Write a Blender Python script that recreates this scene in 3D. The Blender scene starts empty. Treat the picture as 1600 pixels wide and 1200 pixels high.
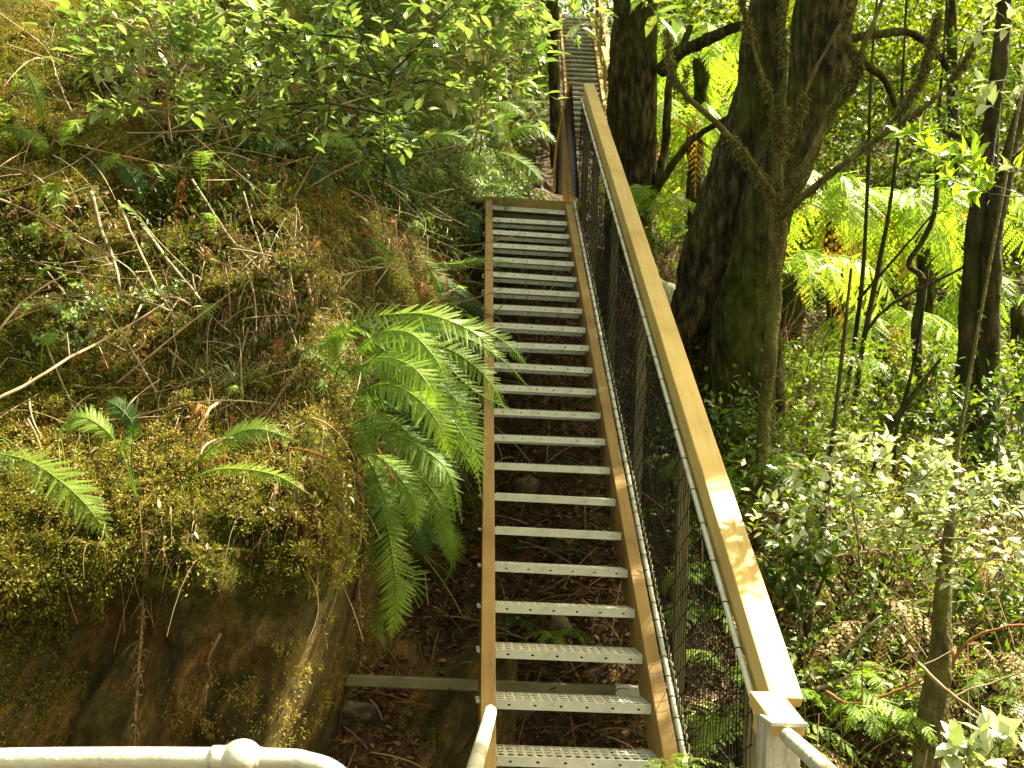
import bpy, bmesh, math, random
import numpy as np
from mathutils import Vector, Matrix

random.seed(7)
rng = np.random.default_rng(7)
sc = bpy.context.scene
COL = sc.collection
R = math.radians

# ------------------------------------------------------------------ camera frame
F = 1600.0                     # focal length in pixels of a 1600 px wide picture
PITCH, ROLL = R(6.8), R(2.8)
_f = np.array([0, math.cos(PITCH), math.sin(PITCH)])
_u0 = np.array([0, -math.sin(PITCH), math.cos(PITCH)])
_r0 = np.array([1.0, 0, 0])
C_R = math.cos(ROLL) * _r0 + math.sin(ROLL) * _u0
C_U = -math.sin(ROLL) * _r0 + math.cos(ROLL) * _u0
C_F = _f


def ray(px, py):
    px = np.asarray(px, float); py = np.asarray(py, float)
    return (C_F + ((px - 800) / F)[..., None] * C_R + ((600 - py) / F)[..., None] * C_U)


def P(px, py, z):
    return ray(px, py) * np.asarray(z, float)[..., None]


def nrm(v):
    v = np.asarray(v, float)
    return v / np.maximum(np.linalg.norm(v, axis=-1, keepdims=True), 1e-9)


# ------------------------------------------------------------------ noise
def _h(ix, iy, iz, s):
    n = (ix * 73856093) ^ (iy * 19349663) ^ (iz * 83492791) ^ (s * 2654435)
    n = (n ^ (n >> 13)) * 1274126177
    return ((n ^ (n >> 16)) & 0xFFFF) / 65535.0


def vnoise(p, s=0):
    p = np.asarray(p, float)
    i = np.floor(p).astype(np.int64); f = p - i
    f = f * f * (3 - 2 * f)
    r = 0
    for a in (0, 1):
        for b in (0, 1):
            for c in (0, 1):
                w = (f[:, 0] if a else 1 - f[:, 0]) * (f[:, 1] if b else 1 - f[:, 1]) * (f[:, 2] if c else 1 - f[:, 2])
                r = r + w * _h(i[:, 0] + a, i[:, 1] + b, i[:, 2] + c, s)
    return r * 2 - 1


def fbm(p, s=0, o=4):
    p = np.asarray(p, float); r = 0; a = 1
    for k in range(o):
        r = r + a * vnoise(p, s + k); p = p * 2.03; a *= .5
    return r


def sstep(x, a, b):
    t = np.clip((x - a) / (b - a), 0, 1)
    return t * t * (3 - 2 * t)


# ------------------------------------------------------------------ mesh collector
class Geo:
    def __init__(self):
        self.V, self.T, self.Q, self.n = [], [], [], 0

    def add(self, v, tris=None, quads=None):
        v = np.asarray(v, float).reshape(-1, 3)
        if tris is not None and len(tris): self.T.append(np.asarray(tris, np.int64).reshape(-1, 3) + self.n)
        if quads is not None and len(quads): self.Q.append(np.asarray(quads, np.int64).reshape(-1, 4) + self.n)
        self.V.append(v); self.n += len(v)

    def inst(self, tv, tris, quads, pos, X, Y, Z, S):
        """copies of a template: N positions, N frames (X, Y, Z rows), N scales (N,3)"""
        N = len(pos); k = len(tv)
        tv = np.asarray(tv, float)
        v = pos[:, None, :] + (tv[None, :, 0:1] * S[:, None, 0:1]) * X[:, None, :] \
            + (tv[None, :, 1:2] * S[:, None, 1:2]) * Y[:, None, :] + (tv[None, :, 2:3] * S[:, None, 2:3]) * Z[:, None, :]
        off = (np.arange(N) * k)[:, None, None]
        t = (np.asarray(tris)[None] + off).reshape(-1, 3) if tris is not None and len(tris) else None
        q = (np.asarray(quads)[None] + off).reshape(-1, 4) if quads is not None and len(quads) else None
        self.add(v.reshape(-1, 3), t, q)

    def build(self, name, mat, parent=None, smooth=True, link=True):
        V = np.concatenate(self.V) if self.V else np.zeros((0, 3))
        if parent is not None: V = V - np.array(parent.location)
        T = np.concatenate(self.T) if self.T else np.zeros((0, 3), np.int64)
        Q = np.concatenate(self.Q) if self.Q else np.zeros((0, 4), np.int64)
        me = bpy.data.meshes.new(name)
        me.vertices.add(len(V)); me.vertices.foreach_set('co', V.astype(np.float32).ravel())
        idx = np.concatenate([T.ravel(), Q.ravel()]).astype(np.int32)
        me.loops.add(len(idx)); me.loops.foreach_set('vertex_index', idx)
        me.polygons.add(len(T) + len(Q))
        st = np.concatenate([np.arange(len(T)) * 3, len(T) * 3 + np.arange(len(Q)) * 4]).astype(np.int32)
        me.polygons.foreach_set('loop_start', st)
        me.polygons.foreach_set('use_smooth', np.full(len(st), smooth, dtype=bool))
        me.update(calc_edges=True)
        if mat: me.materials.append(mat)
        o = bpy.data.objects.new(name, me)
        COL.objects.link(o)
        if parent is not None: o.parent = parent
        return o


def tag(o, label=None, cat=None, group=None, kind=None):
    if label: o['label'] = label
    if cat: o['category'] = cat
    if group: o['group'] = group
    if kind: o['kind'] = kind
    return o


def thing(name, label, cat, loc=(0, 0, 0), group=None):
    o = bpy.data.objects.new(name, None); COL.objects.link(o)
    o.empty_display_size = .1
    o.location = [float(c) for c in loc]
    return tag(o, label, cat, group)


def copy_tree(root, loc, rz=0, s=1.0, label=None, group=None, tilt=(0, 0)):
    r = root.copy(); COL.objects.link(r)
    r.location = [float(c) for c in loc]; r.rotation_euler = (tilt[0], tilt[1], rz); r.scale = (s, s, s)
    if label: r['label'] = label
    if group: r['group'] = group
    for ch in root.children:
        c = ch.copy(); COL.objects.link(c); c.parent = r
        for g in ch.children:
            d = g.copy(); COL.objects.link(d); d.parent = c
    return r


# ------------------------------------------------------------------ curves and tubes
def smooth_path(pts, n=24):
    p = np.asarray(pts, float)
    if len(p) == 2:
        t = np.linspace(0, 1, n)[:, None]
        return p[0] * (1 - t) + p[1] * t
    e = np.vstack([2 * p[0] - p[1], p, 2 * p[-1] - p[-2]])
    out = []; m = len(p) - 1
    for s in np.linspace(0, m, n):
        i = min(int(s), m - 1); t = s - i
        a, b, c, d = e[i], e[i + 1], e[i + 2], e[i + 3]
        out.append(.5 * ((2 * b) + (c - a) * t + (2 * a - 5 * b + 4 * c - d) * t * t + (3 * b - a - 3 * c + d) * t ** 3))
    return np.array(out)


def frames(p):
    t = nrm(np.gradient(p, axis=0))
    u = np.zeros_like(t)
    a = np.array([0, 0, 1.0]) if abs(t[0, 2]) < .9 else np.array([1.0, 0, 0])
    v = nrm(a - t[0] * np.dot(a, t[0]))
    for i in range(len(p)):
        v = v - t[i] * np.dot(v, t[i]); v = v / max(np.linalg.norm(v), 1e-9); u[i] = v
    return t, u, np.cross(t, u)


def tube(g, pts, r, sides=8, n=None, rough=0.0, caps=True, seed=0, freq=3.0, ridge=0.0):
    p = smooth_path(pts, n) if n else np.asarray(pts, float)
    r = np.interp(np.linspace(0, 1, len(p)), np.linspace(0, 1, len(np.atleast_1d(r))), np.atleast_1d(r)) if np.ndim(r) else np.full(len(p), r)
    t, u, w = frames(p)
    a = np.linspace(0, 2 * np.pi, sides, endpoint=False)
    ring = p[:, None] + r[:, None, None] * (np.cos(a)[None, :, None] * u[:, None] + np.sin(a)[None, :, None] * w[:, None])
    if rough:
        nn = fbm(ring.reshape(-1, 3) * freq * np.array([1, 1, .45]), seed, 4).reshape(len(p), sides)
        if ridge:
            q = ring.reshape(-1, 3)
            nn = nn + ridge / rough * ((1 - 2 * np.abs(vnoise(q * np.array([16, 16, 2.6]) + fbm(q * 3, seed + 5, 2)[:, None], seed + 9))) + .6 * fbm(q * np.array([30, 30, 9]), seed + 11, 2)).reshape(len(p), sides)
        ring = p[:, None] + (ring - p[:, None]) * (1 + rough * nn)[..., None]
    k = len(p)
    i = np.arange(k - 1)[:, None]; j = np.arange(sides)[None]
    q = np.stack([i * sides + j, i * sides + (j + 1) % sides, (i + 1) * sides + (j + 1) % sides, (i + 1) * sides + j], -1).reshape(-1, 4)
    v = ring.reshape(-1, 3); tr = []
    if caps:
        v = np.vstack([v, p[0], p[-1]])
        jj = np.arange(sides)
        tr = np.vstack([np.stack([np.full(sides, k * sides), (jj + 1) % sides, jj], -1),
                        np.stack([np.full(sides, k * sides + 1), (k - 1) * sides + jj, (k - 1) * sides + (jj + 1) % sides], -1)])
    g.add(v, tr, q)


def many_tubes(g, P0, P1, P2, r, sides=3, n=5):
    """lots of thin quadratic curves at once: arrays (N,3), radius (N,)"""
    N = len(P0)
    t = np.linspace(0, 1, n)[None, :, None]
    p = (1 - t) ** 2 * P0[:, None] + 2 * t * (1 - t) * P1[:, None] + t * t * P2[:, None]
    d = nrm(np.gradient(p, axis=1))
    a = nrm(np.cross(d, np.array([.31, .77, .55])[None, None]))
    b = np.cross(d, a)
    rr = (r[:, None] * np.linspace(1, .45, n)[None])[..., None, None]
    ang = np.linspace(0, 2 * np.pi, sides, endpoint=False)
    ring = p[:, :, None] + rr * (np.cos(ang)[None, None, :, None] * a[:, :, None] + np.sin(ang)[None, None, :, None] * b[:, :, None])
    i = np.arange(n - 1)[:, None]; j = np.arange(sides)[None]
    q = np.stack([i * sides + j, i * sides + (j + 1) % sides, (i + 1) * sides + (j + 1) % sides, (i + 1) * sides + j], -1).reshape(-1, 4)
    q = (q[None] + (np.arange(N) * n * sides)[:, None, None]).reshape(-1, 4)
    g.add(ring.reshape(-1, 3), None, q)


# leaf template: x along, y across, z up (folded along the midrib, drooping tip)
LEAF_V = np.array([[0, 0, 0], [.30, 0, -.02], [.66, 0, -.03], [1, 0, -.10],
                   [.26, .5, .07], [.64, .40, .05], [.26, -.5, .07], [.64, -.40, .05]])
LEAF_T = [[0, 1, 4], [2, 3, 5], [0, 6, 1], [2, 7, 3]]
LEAF_Q = [[1, 2, 5, 4], [1, 6, 7, 2]]
CARD_V = np.array([[0, 0, 0], [.45, .5, .05], [1, 0, -.06], [.45, -.5, .05]])
CARD_Q = [[0, 1, 2, 3]]


def leaves(g, pos, d, up, L, W, simple=False):
    """leaf blades at pos, growing along d, blade facing up"""
    d = nrm(d); y = nrm(np.cross(up, d)); z = np.cross(d, y)
    S = np.stack([L, W, L], -1)
    if simple: g.inst(CARD_V, None, CARD_Q, pos, d, y, z, S)
    else: g.inst(LEAF_V, LEAF_T, LEAF_Q, pos, d, y, z, S)


def rdir(n):
    return nrm(rng.normal(size=(n, 3)))


# ------------------------------------------------------------------ fern fronds
def pinna_template(m):
    V, Q = [], []
    for s in (1, -1):
        for j in range(m):
            x0 = .03 + j / m * .95; w = .68 / m
            p = (.098 * (1 - (j / m) ** 1.7) + .018) * (1 if j else .8)
            b = len(V)
            V += [[x0, 0, 0], [x0 + w, 0, 0], [x0 + w * .95 + .45 * p, s * p, -.01], [x0 + w * .35 + .38 * p, s * p * .96, -.01]]
            Q.append([b, b + 1, b + 2, b + 3] if s > 0 else [b, b + 3, b + 2, b + 1])
    return np.array(V), Q


PIN_HI, PIN_MID, PIN_LO = pinna_template(13), pinna_template(8), pinna_template(4)


def frond(g, pts, half, nvec, n=26, tpl=PIN_HI, droop=.25, stalk=.12, sweep=.45, rr=.0035, prof=.45, jit=.1):
    """a pinnate frond along a curve; half = longest pinna, nvec = the way the blade faces"""
    p = smooth_path(pts, 40)
    tube(g, p, [rr, rr * .35], 4, None, caps=False)
    tan = nrm(np.gradient(p, axis=0))
    ts = np.linspace(stalk, .985, n)
    f = ts * 39; i = np.clip(f.astype(int), 0, 38); fr = (f - i)[:, None]
    pos = p[i] * (1 - fr) + p[i + 1] * fr
    tg = nrm(tan[i])
    u = (ts - stalk) / (1 - stalk)
    ln = half * np.clip(np.minimum((u + .10) / prof, 1.0) ** .6 * (1 - np.clip((u - prof) / (1 - prof), 0, 1) ** 1.7), .05, 1)
    nv = nrm(nvec - tg * (tg @ np.asarray(nvec, float))[:, None])
    side = np.cross(tg, nv)
    for s in (1, -1):
        a = sweep + .5 * u[:, None] ** 2 + rng.normal(size=(n, 1)) * jit
        d = nrm(side * s * np.cos(a) + tg * np.sin(a) - nv * droop * (1 + rng.normal(size=(n, 1)) * .5))
        y = nrm(np.cross(nv, d)); z = np.cross(d, y)
        L = ln * (1 + rng.normal(size=n) * .07)
        Wd = np.minimum(L * 1.0, half * .9) * (26 / n) ** .55
        g.inst(tpl[0], None, tpl[1], pos, d, y, z, np.stack([L, Wd, L], -1))


# ------------------------------------------------------------------ materials
def new_mat(name):
    m = bpy.data.materials.new(name); m.use_nodes = True
    nt = m.node_tree; nt.nodes.clear()
    return m, nt, nt.nodes.new, nt.links.new


def ramp(nt, stops):
    r = nt.nodes.new('ShaderNodeValToRGB'); e = r.color_ramp.elements
    while len(e) < len(stops): e.new(.5)
    for k, (pos, c) in enumerate(stops):
        e[k].position = pos; e[k].color = (*c, 1)
    return r


def leaf_mat(name, cols, trans=.4, tcol=(1.5, 1.6, .5), rough=.42, spec=.4, mixobj=.5, posvar=0, pscale=.4):
    m, nt, N, L = new_mat(name)
    out = N('ShaderNodeOutputMaterial'); b = N('ShaderNodeBsdfPrincipled'); t = N('ShaderNodeBsdfTranslucent'); mx = N('ShaderNodeMixShader')
    ge = N('ShaderNodeNewGeometry'); oi = N('ShaderNodeObjectInfo')
    mix = N('ShaderNodeMix'); mix.data_type = 'FLOAT'; mix.inputs[0].default_value = mixobj
    L(ge.outputs['Random Per Island'], mix.inputs[2]); L(oi.outputs['Random'], mix.inputs[3])
    r = ramp(nt, [(k / max(1, len(cols) - 1), c) for k, c in enumerate(cols)])
    fac = mix.outputs[0]
    if posvar:
        tc = N('ShaderNodeTexCoord'); nz = N('ShaderNodeTexNoise'); nz.inputs['Scale'].default_value = pscale; nz.inputs['Detail'].default_value = 3
        L(tc.outputs['Object'], nz.inputs['Vector'])
        m1 = N('ShaderNodeMath'); m1.operation = 'MULTIPLY_ADD'; L(nz.outputs[0], m1.inputs[0]); m1.inputs[1].default_value = 3.2 * posvar; m1.inputs[2].default_value = .5 - 1.6 * posvar
        m2 = N('ShaderNodeMix'); m2.data_type = 'FLOAT'; m2.inputs[0].default_value = .6; L(fac, m2.inputs[2]); L(m1.outputs[0], m2.inputs[3]); fac = m2.outputs[0]
    L(fac, r.inputs[0])
    L(r.outputs[0], b.inputs['Base Color'])
    b.inputs['Roughness'].default_value = rough; b.inputs['Specular IOR Level'].default_value = spec
    v = N('ShaderNodeMix'); v.data_type = 'RGBA'; v.blend_type = 'MULTIPLY'; v.inputs[0].default_value = 1
    L(r.outputs[0], v.inputs[6]); v.inputs[7].default_value = (*tcol, 1)
    L(v.outputs[2], t.inputs[0])
    mx.inputs[0].default_value = trans
    L(b.outputs[0], mx.inputs[1]); L(t.outputs[0], mx.inputs[2]); L(mx.outputs[0], out.inputs[0])
    return m


def solid_mat(name, stops, scale=(8, 8, 8), rough=.8, spec=.2, metal=0.0, bump=.0, bscale=40, detail=6, coord='Object', stops2=None, scale2=2.0):
    m, nt, N, L = new_mat(name)
    out = N('ShaderNodeOutputMaterial'); b = N('ShaderNodeBsdfPrincipled')
    tc = N('ShaderNodeTexCoord'); mp = N('ShaderNodeMapping'); mp.inputs['Scale'].default_value = scale
    L(tc.outputs[coord], mp.inputs[0])
    n = N('ShaderNodeTexNoise'); n.inputs['Scale'].default_value = 1; n.inputs['Detail'].default_value = detail; n.inputs['Roughness'].default_value = .65
    L(mp.outputs[0], n.inputs['Vector'])
    r = ramp(nt, stops); L(n.outputs[0], r.inputs[0]); col = r.outputs[0]
    if stops2:
        n2 = N('ShaderNodeTexNoise'); n2.inputs['Scale'].default_value = scale2; n2.inputs['Detail'].default_value = 5
        L(tc.outputs[coord], n2.inputs['Vector'])
        r2 = ramp(nt, [(.42, (0, 0, 0)), (.6, (1, 1, 1))]); L(n2.outputs[0], r2.inputs[0])
        n3 = ramp(nt, stops2); L(n.outputs[0], n3.inputs[0])
        x = N('ShaderNodeMix'); x.data_type = 'RGBA'
        L(r2.outputs[0], x.inputs[0]); L(col, x.inputs[6]); L(n3.outputs[0], x.inputs[7]); col = x.outputs[2]
    L(col, b.inputs['Base Color'])
    b.inputs['Roughness'].default_value = rough; b.inputs['Specular IOR Level'].default_value = spec; b.inputs['Metallic'].default_value = metal
    if bump:
        bn = N('ShaderNodeTexNoise'); bn.inputs['Scale'].default_value = bscale; bn.inputs['Detail'].default_value = 8
        L(tc.outputs[coord], bn.inputs['Vector'])
        bp = N('ShaderNodeBump'); bp.inputs['Strength'].default_value = bump; bp.inputs['Distance'].default_value = .03
        L(bn.outputs[0], bp.inputs['Height']); L(bp.outputs[0], b.inputs['Normal'])
    L(b.outputs[0], out.inputs[0])
    return m


def wood_mat(name, lo, hi, dark):
    m, nt, N, L = new_mat(name)
    out = N('ShaderNodeOutputMaterial'); b = N('ShaderNodeBsdfPrincipled'); tc = N('ShaderNodeTexCoord')
    mp = N('ShaderNodeMapping'); mp.inputs['Scale'].default_value = (1.2, 38, 38); L(tc.outputs['Object'], mp.inputs[0])
    n = N('ShaderNodeTexNoise'); n.inputs['Scale'].default_value = 1.6; n.inputs['Detail'].default_value = 5; n.inputs['Distortion'].default_value = .6
    L(mp.outputs[0], n.inputs['Vector'])
    r = ramp(nt, [(.25, lo), (.5, hi), (.75, lo)]); L(n.outputs[0], r.inputs[0])
    big = N('ShaderNodeTexNoise'); big.inputs['Scale'].default_value = 2.2; big.inputs['Detail'].default_value = 4; L(tc.outputs['Object'], big.inputs['Vector'])
    rb = ramp(nt, [(.45, (0, 0, 0)), (.8, (1, 1, 1))]); L(big.outputs[0], rb.inputs[0])
    x = N('ShaderNodeMix'); x.data_type = 'RGBA'; L(rb.outputs[0], x.inputs[0]); L(r.outputs[0], x.inputs[6]); x.inputs[7].default_value = (*dark, 1)
    mk = N('ShaderNodeMapping'); mk.inputs['Scale'].default_value = (3.1, 11, 11); L(tc.outputs['Object'], mk.inputs[0])
    vo = N('ShaderNodeTexVoronoi'); vo.inputs['Scale'].default_value = 1; L(mk.outputs[0], vo.inputs['Vector'])
    rk = ramp(nt, [(.05, (1, 1, 1)), (.11, (0, 0, 0))]); L(vo.outputs['Distance'], rk.inputs[0])
    k = N('ShaderNodeMix'); k.data_type = 'RGBA'; L(rk.outputs[0], k.inputs[0]); L(x.outputs[2], k.inputs[6]); k.inputs[7].default_value = (lo[0] * .45, lo[1] * .38, lo[2] * .3, 1)
    ms = N('ShaderNodeMapping'); ms.inputs['Scale'].default_value = (.9, 14, 14); L(tc.outputs['Object'], ms.inputs[0])
    st = N('ShaderNodeTexNoise'); st.inputs['Scale'].default_value = 2; st.inputs['Detail'].default_value = 9; st.inputs['Roughness'].default_value = .75; L(ms.outputs[0], st.inputs['Vector'])
    rs = ramp(nt, [(.56, (0, 0, 0)), (.74, (.75, .75, .75))]); L(st.outputs[0], rs.inputs[0])
    k2 = N('ShaderNodeMix'); k2.data_type = 'RGBA'; L(rs.outputs[0], k2.inputs[0]); L(k.outputs[2], k2.inputs[6]); k2.inputs[7].default_value = (dark[0] * .5, dark[1] * .5, dark[2] * .55, 1); k = k2
    L(k.outputs[2], b.inputs['Base Color']); b.inputs['Roughness'].default_value = .62; b.inputs['Specular IOR Level'].default_value = .25
    bp = N('ShaderNodeBump'); bp.inputs['Strength'].default_value = .25; bp.inputs['Distance'].default_value = .004
    L(n.outputs[0], bp.inputs['Height']); L(bp.outputs[0], b.inputs['Normal'])
    L(b.outputs[0], out.inputs[0])
    return m


def bank_mat():
    m, nt, N, L = new_mat('earth_bank')
    out = N('ShaderNodeOutputMaterial'); b = N('ShaderNodeBsdfPrincipled'); tc = N('ShaderNodeTexCoord')
    def noise(scale, det=6, mpscale=None, dist=0):
        n = N('ShaderNodeTexNoise'); n.inputs['Scale'].default_value = scale; n.inputs['Detail'].default_value = det; n.inputs['Roughness'].default_value = .68; n.inputs['Distortion'].default_value = dist
        if mpscale:
            mp = N('ShaderNodeMapping'); mp.inputs['Scale'].default_value = mpscale; r0 = N('ShaderNodeMapping'); r0.inputs['Rotation'].default_value = (0, -.38, 0)
            L(tc.outputs['Object'], r0.inputs[0]); L(r0.outputs[0], mp.inputs[0]); L(mp.outputs[0], n.inputs['Vector'])
        else: L(tc.outputs['Object'], n.inputs['Vector'])
        return n.outputs[0]
    def mixc(f, a, c):
        x = N('ShaderNodeMix'); x.data_type = 'RGBA'; L(f, x.inputs[0]); L(a, x.inputs[6]); L(c, x.inputs[7]); return x.outputs[2]
    soil = ramp(nt, [(.3, (.010, .006, .002)), (.5, (.036, .019, .005)), (.66, (.078, .040, .010)), (.82, (.12, .066, .018))]); L(noise(16), soil.inputs[0])
    rock = ramp(nt, [(.30, (.014, .012, .005)), (.43, (.065, .048, .014)), (.52, (.13, .085, .025)), (.60, (.27, .135, .038)), (.72, (.42, .30, .15))]); L(noise(2.6, 12, (4.2, 1, .8), .9), rock.inputs[0])
    moss = ramp(nt, [(.3, (.014, .018, .003)), (.5, (.055, .062, .009)), (.7, (.14, .13, .022))]); L(noise(22, 8), moss.inputs[0])
    sep = N('ShaderNodeSeparateXYZ'); L(tc.outputs['Object'], sep.inputs[0])
    rz = N('ShaderNodeMapRange'); rz.inputs[1].default_value = -.55; rz.inputs[2].default_value = -.25; rz.inputs[3].default_value = 1; rz.inputs[4].default_value = 0
    L(sep.outputs[2], rz.inputs[0])
    c = mixc(rz.outputs[0], soil.outputs[0], rock.outputs[0])
    mr = ramp(nt, [(.36, (0, 0, 0)), (.54, (1, 1, 1))]); L(noise(1.9, 9), mr.inputs[0])
    ml = N('ShaderNodeMath'); ml.operation = 'MULTIPLY_ADD'; L(rz.outputs[0], ml.inputs[0]); ml.inputs[1].default_value = -.72; ml.inputs[2].default_value = 1
    mm = N('ShaderNodeMath'); mm.operation = 'MULTIPLY'; L(mr.outputs[0], mm.inputs[0]); L(ml.outputs[0], mm.inputs[1])
    c = mixc(mm.outputs[0], c, moss.outputs[0])
    gr = ramp(nt, [(.36, (.35, .35, .35)), (.5, (1, 1, 1)), (.68, (1.3, 1.2, 1.0))]); L(noise(70, 6, (1.6, 1, .9)), gr.inputs[0])
    gm = N('ShaderNodeMix'); gm.data_type = 'RGBA'; gm.blend_type = 'MULTIPLY'; gm.inputs[0].default_value = .9; L(c, gm.inputs[6]); L(gr.outputs[0], gm.inputs[7]); c = gm.outputs[2]
    L(c, b.inputs['Base Color']); b.inputs['Roughness'].default_value = .7; b.inputs['Specular IOR Level'].default_value = .3
    bp = N('ShaderNodeBump'); bp.inputs['Strength'].default_value = 1.0; bp.inputs['Distance'].default_value = .035
    L(noise(22, 12, (2.2, 1, .8)), bp.inputs['Height'])
    rr = ramp(nt, [(.35, (.28,) * 3), (.65, (.85,) * 3)]); L(noise(5, 8, (3, 1, .8)), rr.inputs[0]); rx = N('ShaderNodeMix'); rx.data_type = 'FLOAT'; L(rz.outputs[0], rx.inputs[0]); rx.inputs[2].default_value = .95; L(rr.outputs[0], rx.inputs[3]); L(rx.outputs[0], b.inputs['Roughness'])
    sx = N('ShaderNodeMath'); sx.operation = 'MULTIPLY_ADD'; L(rz.outputs[0], sx.inputs[0]); sx.inputs[1].default_value = .28; sx.inputs[2].default_value = .03; L(sx.outputs[0], b.inputs['Specular IOR Level']); L(bp.outputs[0], b.inputs['Normal'])
    L(b.outputs[0], out.inputs[0])
    return m


M = {}
M['bank'] = bank_mat()
M['ground'] = solid_mat('leaf_mould', [(.3, (.016, .010, .005)), (.5, (.05, .029, .013)), (.65, (.10, .06, .027)), (.8, (.19, .12, .06))], (14, 14, 14), .85, .2, bump=.8, bscale=30)
M['rail'] = wood_mat('pine_board', (.51, .36, .135), (.61, .45, .19), (.40, .26, .085))
M['stringer'] = wood_mat('weathered_pine', (.25, .155, .052), (.34, .22, .08), (.15, .09, .035))
M['post'] = wood_mat('treated_pine', (.11, .095, .045), (.16, .135, .065), (.07, .06, .03))
M['galv'] = solid_mat('galvanised_steel', [(.30, (.32, .31, .25)), (.42, (.54, .54, .48)), (.6, (.63, .63, .57)), (.75, (.70, .70, .64))], (9, 9, 9), .48, .5, .35, bump=.06, bscale=60)
M['fargalv'] = solid_mat('shaded_steel', [(.3, (.22, .23, .20)), (.6, (.34, .35, .31))], (9, 9, 9), .6, .4, .3)  # upper flight: shade put into a darker steel colour
M['pipe'] = solid_mat('galvanised_pipe', [(.34, (.16, .15, .12)), (.42, (.40, .39, .33)), (.55, (.55, .54, .48)), (.75, (.66, .65, .58))], (5, 26, 26), .5, .5, .3, bump=.12, bscale=70, detail=9, stops2=[(.3, (.30, .28, .2)), (.5, (.5, .48, .4)), (.75, (.62, .6, .54))], scale2=7)
M['beam'] = solid_mat('dull_galvanised_beam', [(.3, (.12, .11, .06)), (.6, (.21, .19, .11))], (7, 7, 7), .6, .4, .3)
M['wire'] = solid_mat('black_plastic_wire', [(.3, (.006, .007, .007)), (.7, (.014, .016, .015))], (20, 20, 20), .6, .12)
M['bark'] = solid_mat('dark_bark', [(.3, (.010, .008, .005)), (.5, (.04, .03, .018)), (.7, (.09, .066, .038))], (11, 11, 3), .9, .15, bump=1.0, bscale=14,
                      stops2=[(.3, (.012, .016, .004)), (.55, (.04, .048, .010)), (.75, (.085, .085, .02))], scale2=2.2)
M['bark_dark'] = solid_mat('black_bark', [(.36, (.007, .0055, .003)), (.5, (.028, .022, .010)), (.62, (.08, .062, .03))], (22, 22, 6), .95, .1, bump=1.0, bscale=12,
                           stops2=[(.3, (.012, .014, .003)), (.55, (.04, .045, .008)), (.75, (.09, .09, .02))], scale2=1.6)
M['bark_moss'] = solid_mat('mossy_bark', [(.3, (.035, .03, .012)), (.5, (.10, .085, .035)), (.7, (.2, .17, .08))], (18, 18, 6), .9, .15, bump=1.0, bscale=30,
                           stops2=[(.3, (.03, .034, .008)), (.55, (.10, .10, .022)), (.75, (.2, .18, .06))], scale2=5)
M['twig'] = solid_mat('dry_twig', [(.3, (.10, .065, .035)), (.5, (.26, .19, .115)), (.7, (.42, .34, .23))], (9, 9, 9), .8, .2)
M['twig_lichen'] = solid_mat('lichen_twig', [(.3, (.07, .05, .03)), (.5, (.19, .15, .09)), (.65, (.36, .34, .22)), (.8, (.55, .54, .4))], (14, 14, 14), .85, .2)
M['stem'] = solid_mat('green_stem', [(.3, (.05, .045, .018)), (.7, (.17, .14, .06))], (9, 9, 9), .7, .3)
M['dark_stem'] = solid_mat('dark_stem', [(.3, (.012, .010, .006)), (.7, (.05, .04, .022))], (9, 9, 9), .85, .2)
M['stone'] = solid_mat('forest_stone', [(.3, (.07, .055, .035)), (.5, (.17, .135, .085)), (.7, (.28, .23, .15))], (6, 6, 6), .8, .25, bump=.6, bscale=24)
M['darkstone'] = solid_mat('dark_stone', [(.3, (.025, .02, .014)), (.5, (.07, .056, .036)), (.7, (.13, .11, .075))], (6, 6, 6), .6, .35, bump=.8, bscale=24)
M['palestone'] = solid_mat('pale_stone', [(.3, (.25, .25, .17)), (.6, (.5, .5, .38))], (8, 8, 8), .8, .25, bump=.4, bscale=24)
M['root'] = leaf_mat('rootlet', [(.03, .016, .006), (.07, .04, .015), (.14, .085, .035), (.24, .16, .075), (.40, .31, .18)], .0, rough=.8, spec=.15, mixobj=0)
M['moss'] = leaf_mat('moss', [(.05, .065, .007), (.105, .115, .012), (.175, .16, .022), (.26, .21, .045), (.36, .28, .10)], .25, (1.3, 1.3, .5), .7, .15, 0, .8, 1.6)
M['lichen'] = leaf_mat('beard_lichen', [(.05, .055, .012), (.10, .10, .03), (.17, .16, .06), (.26, .25, .13)], .3, (1.2, 1.2, .6), .8, .1, 0)
M['litter'] = leaf_mat('dead_leaf', [(.025, .012, .005), (.07, .033, .012), (.14, .068, .024), (.27, .16, .075), (.06, .028, .011)], .12, (1.2, 1, .6), .6, .3, 0)
M['under'] = leaf_mat('undergrowth_leaf', [(.02, .045, .008), (.045, .085, .015), (.085, .13, .02), (.13, .15, .03)], .35, (1.4, 1.6, .4), .45, .4, 0)
M['cover'] = leaf_mat('ground_cover_leaf', [(.02, .045, .008), (.05, .09, .012), (.10, .15, .018), (.18, .22, .03), (.16, .12, .03)], .4, (1.4, 1.5, .4), .45, .4, 0, .8, .9)
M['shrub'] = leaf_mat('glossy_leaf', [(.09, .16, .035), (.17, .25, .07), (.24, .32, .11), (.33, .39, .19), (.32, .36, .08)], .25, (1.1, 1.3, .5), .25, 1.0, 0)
M['glare_shrub'] = leaf_mat('glare_leaf', [(.22, .30, .09), (.40, .45, .27), (.52, .55, .42), (.30, .37, .07), (.46, .50, .35)], .2, (1.1, 1.2, .55), .28, .9, 0)  # sun glare and sheen painted into the leaf colour as near-white tones
M['fern'] = leaf_mat('fern_green', [(.10, .18, .02), (.145, .24, .028), (.20, .30, .04)], .4, (1.3, 1.4, .45), .55, .3, .8)
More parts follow.
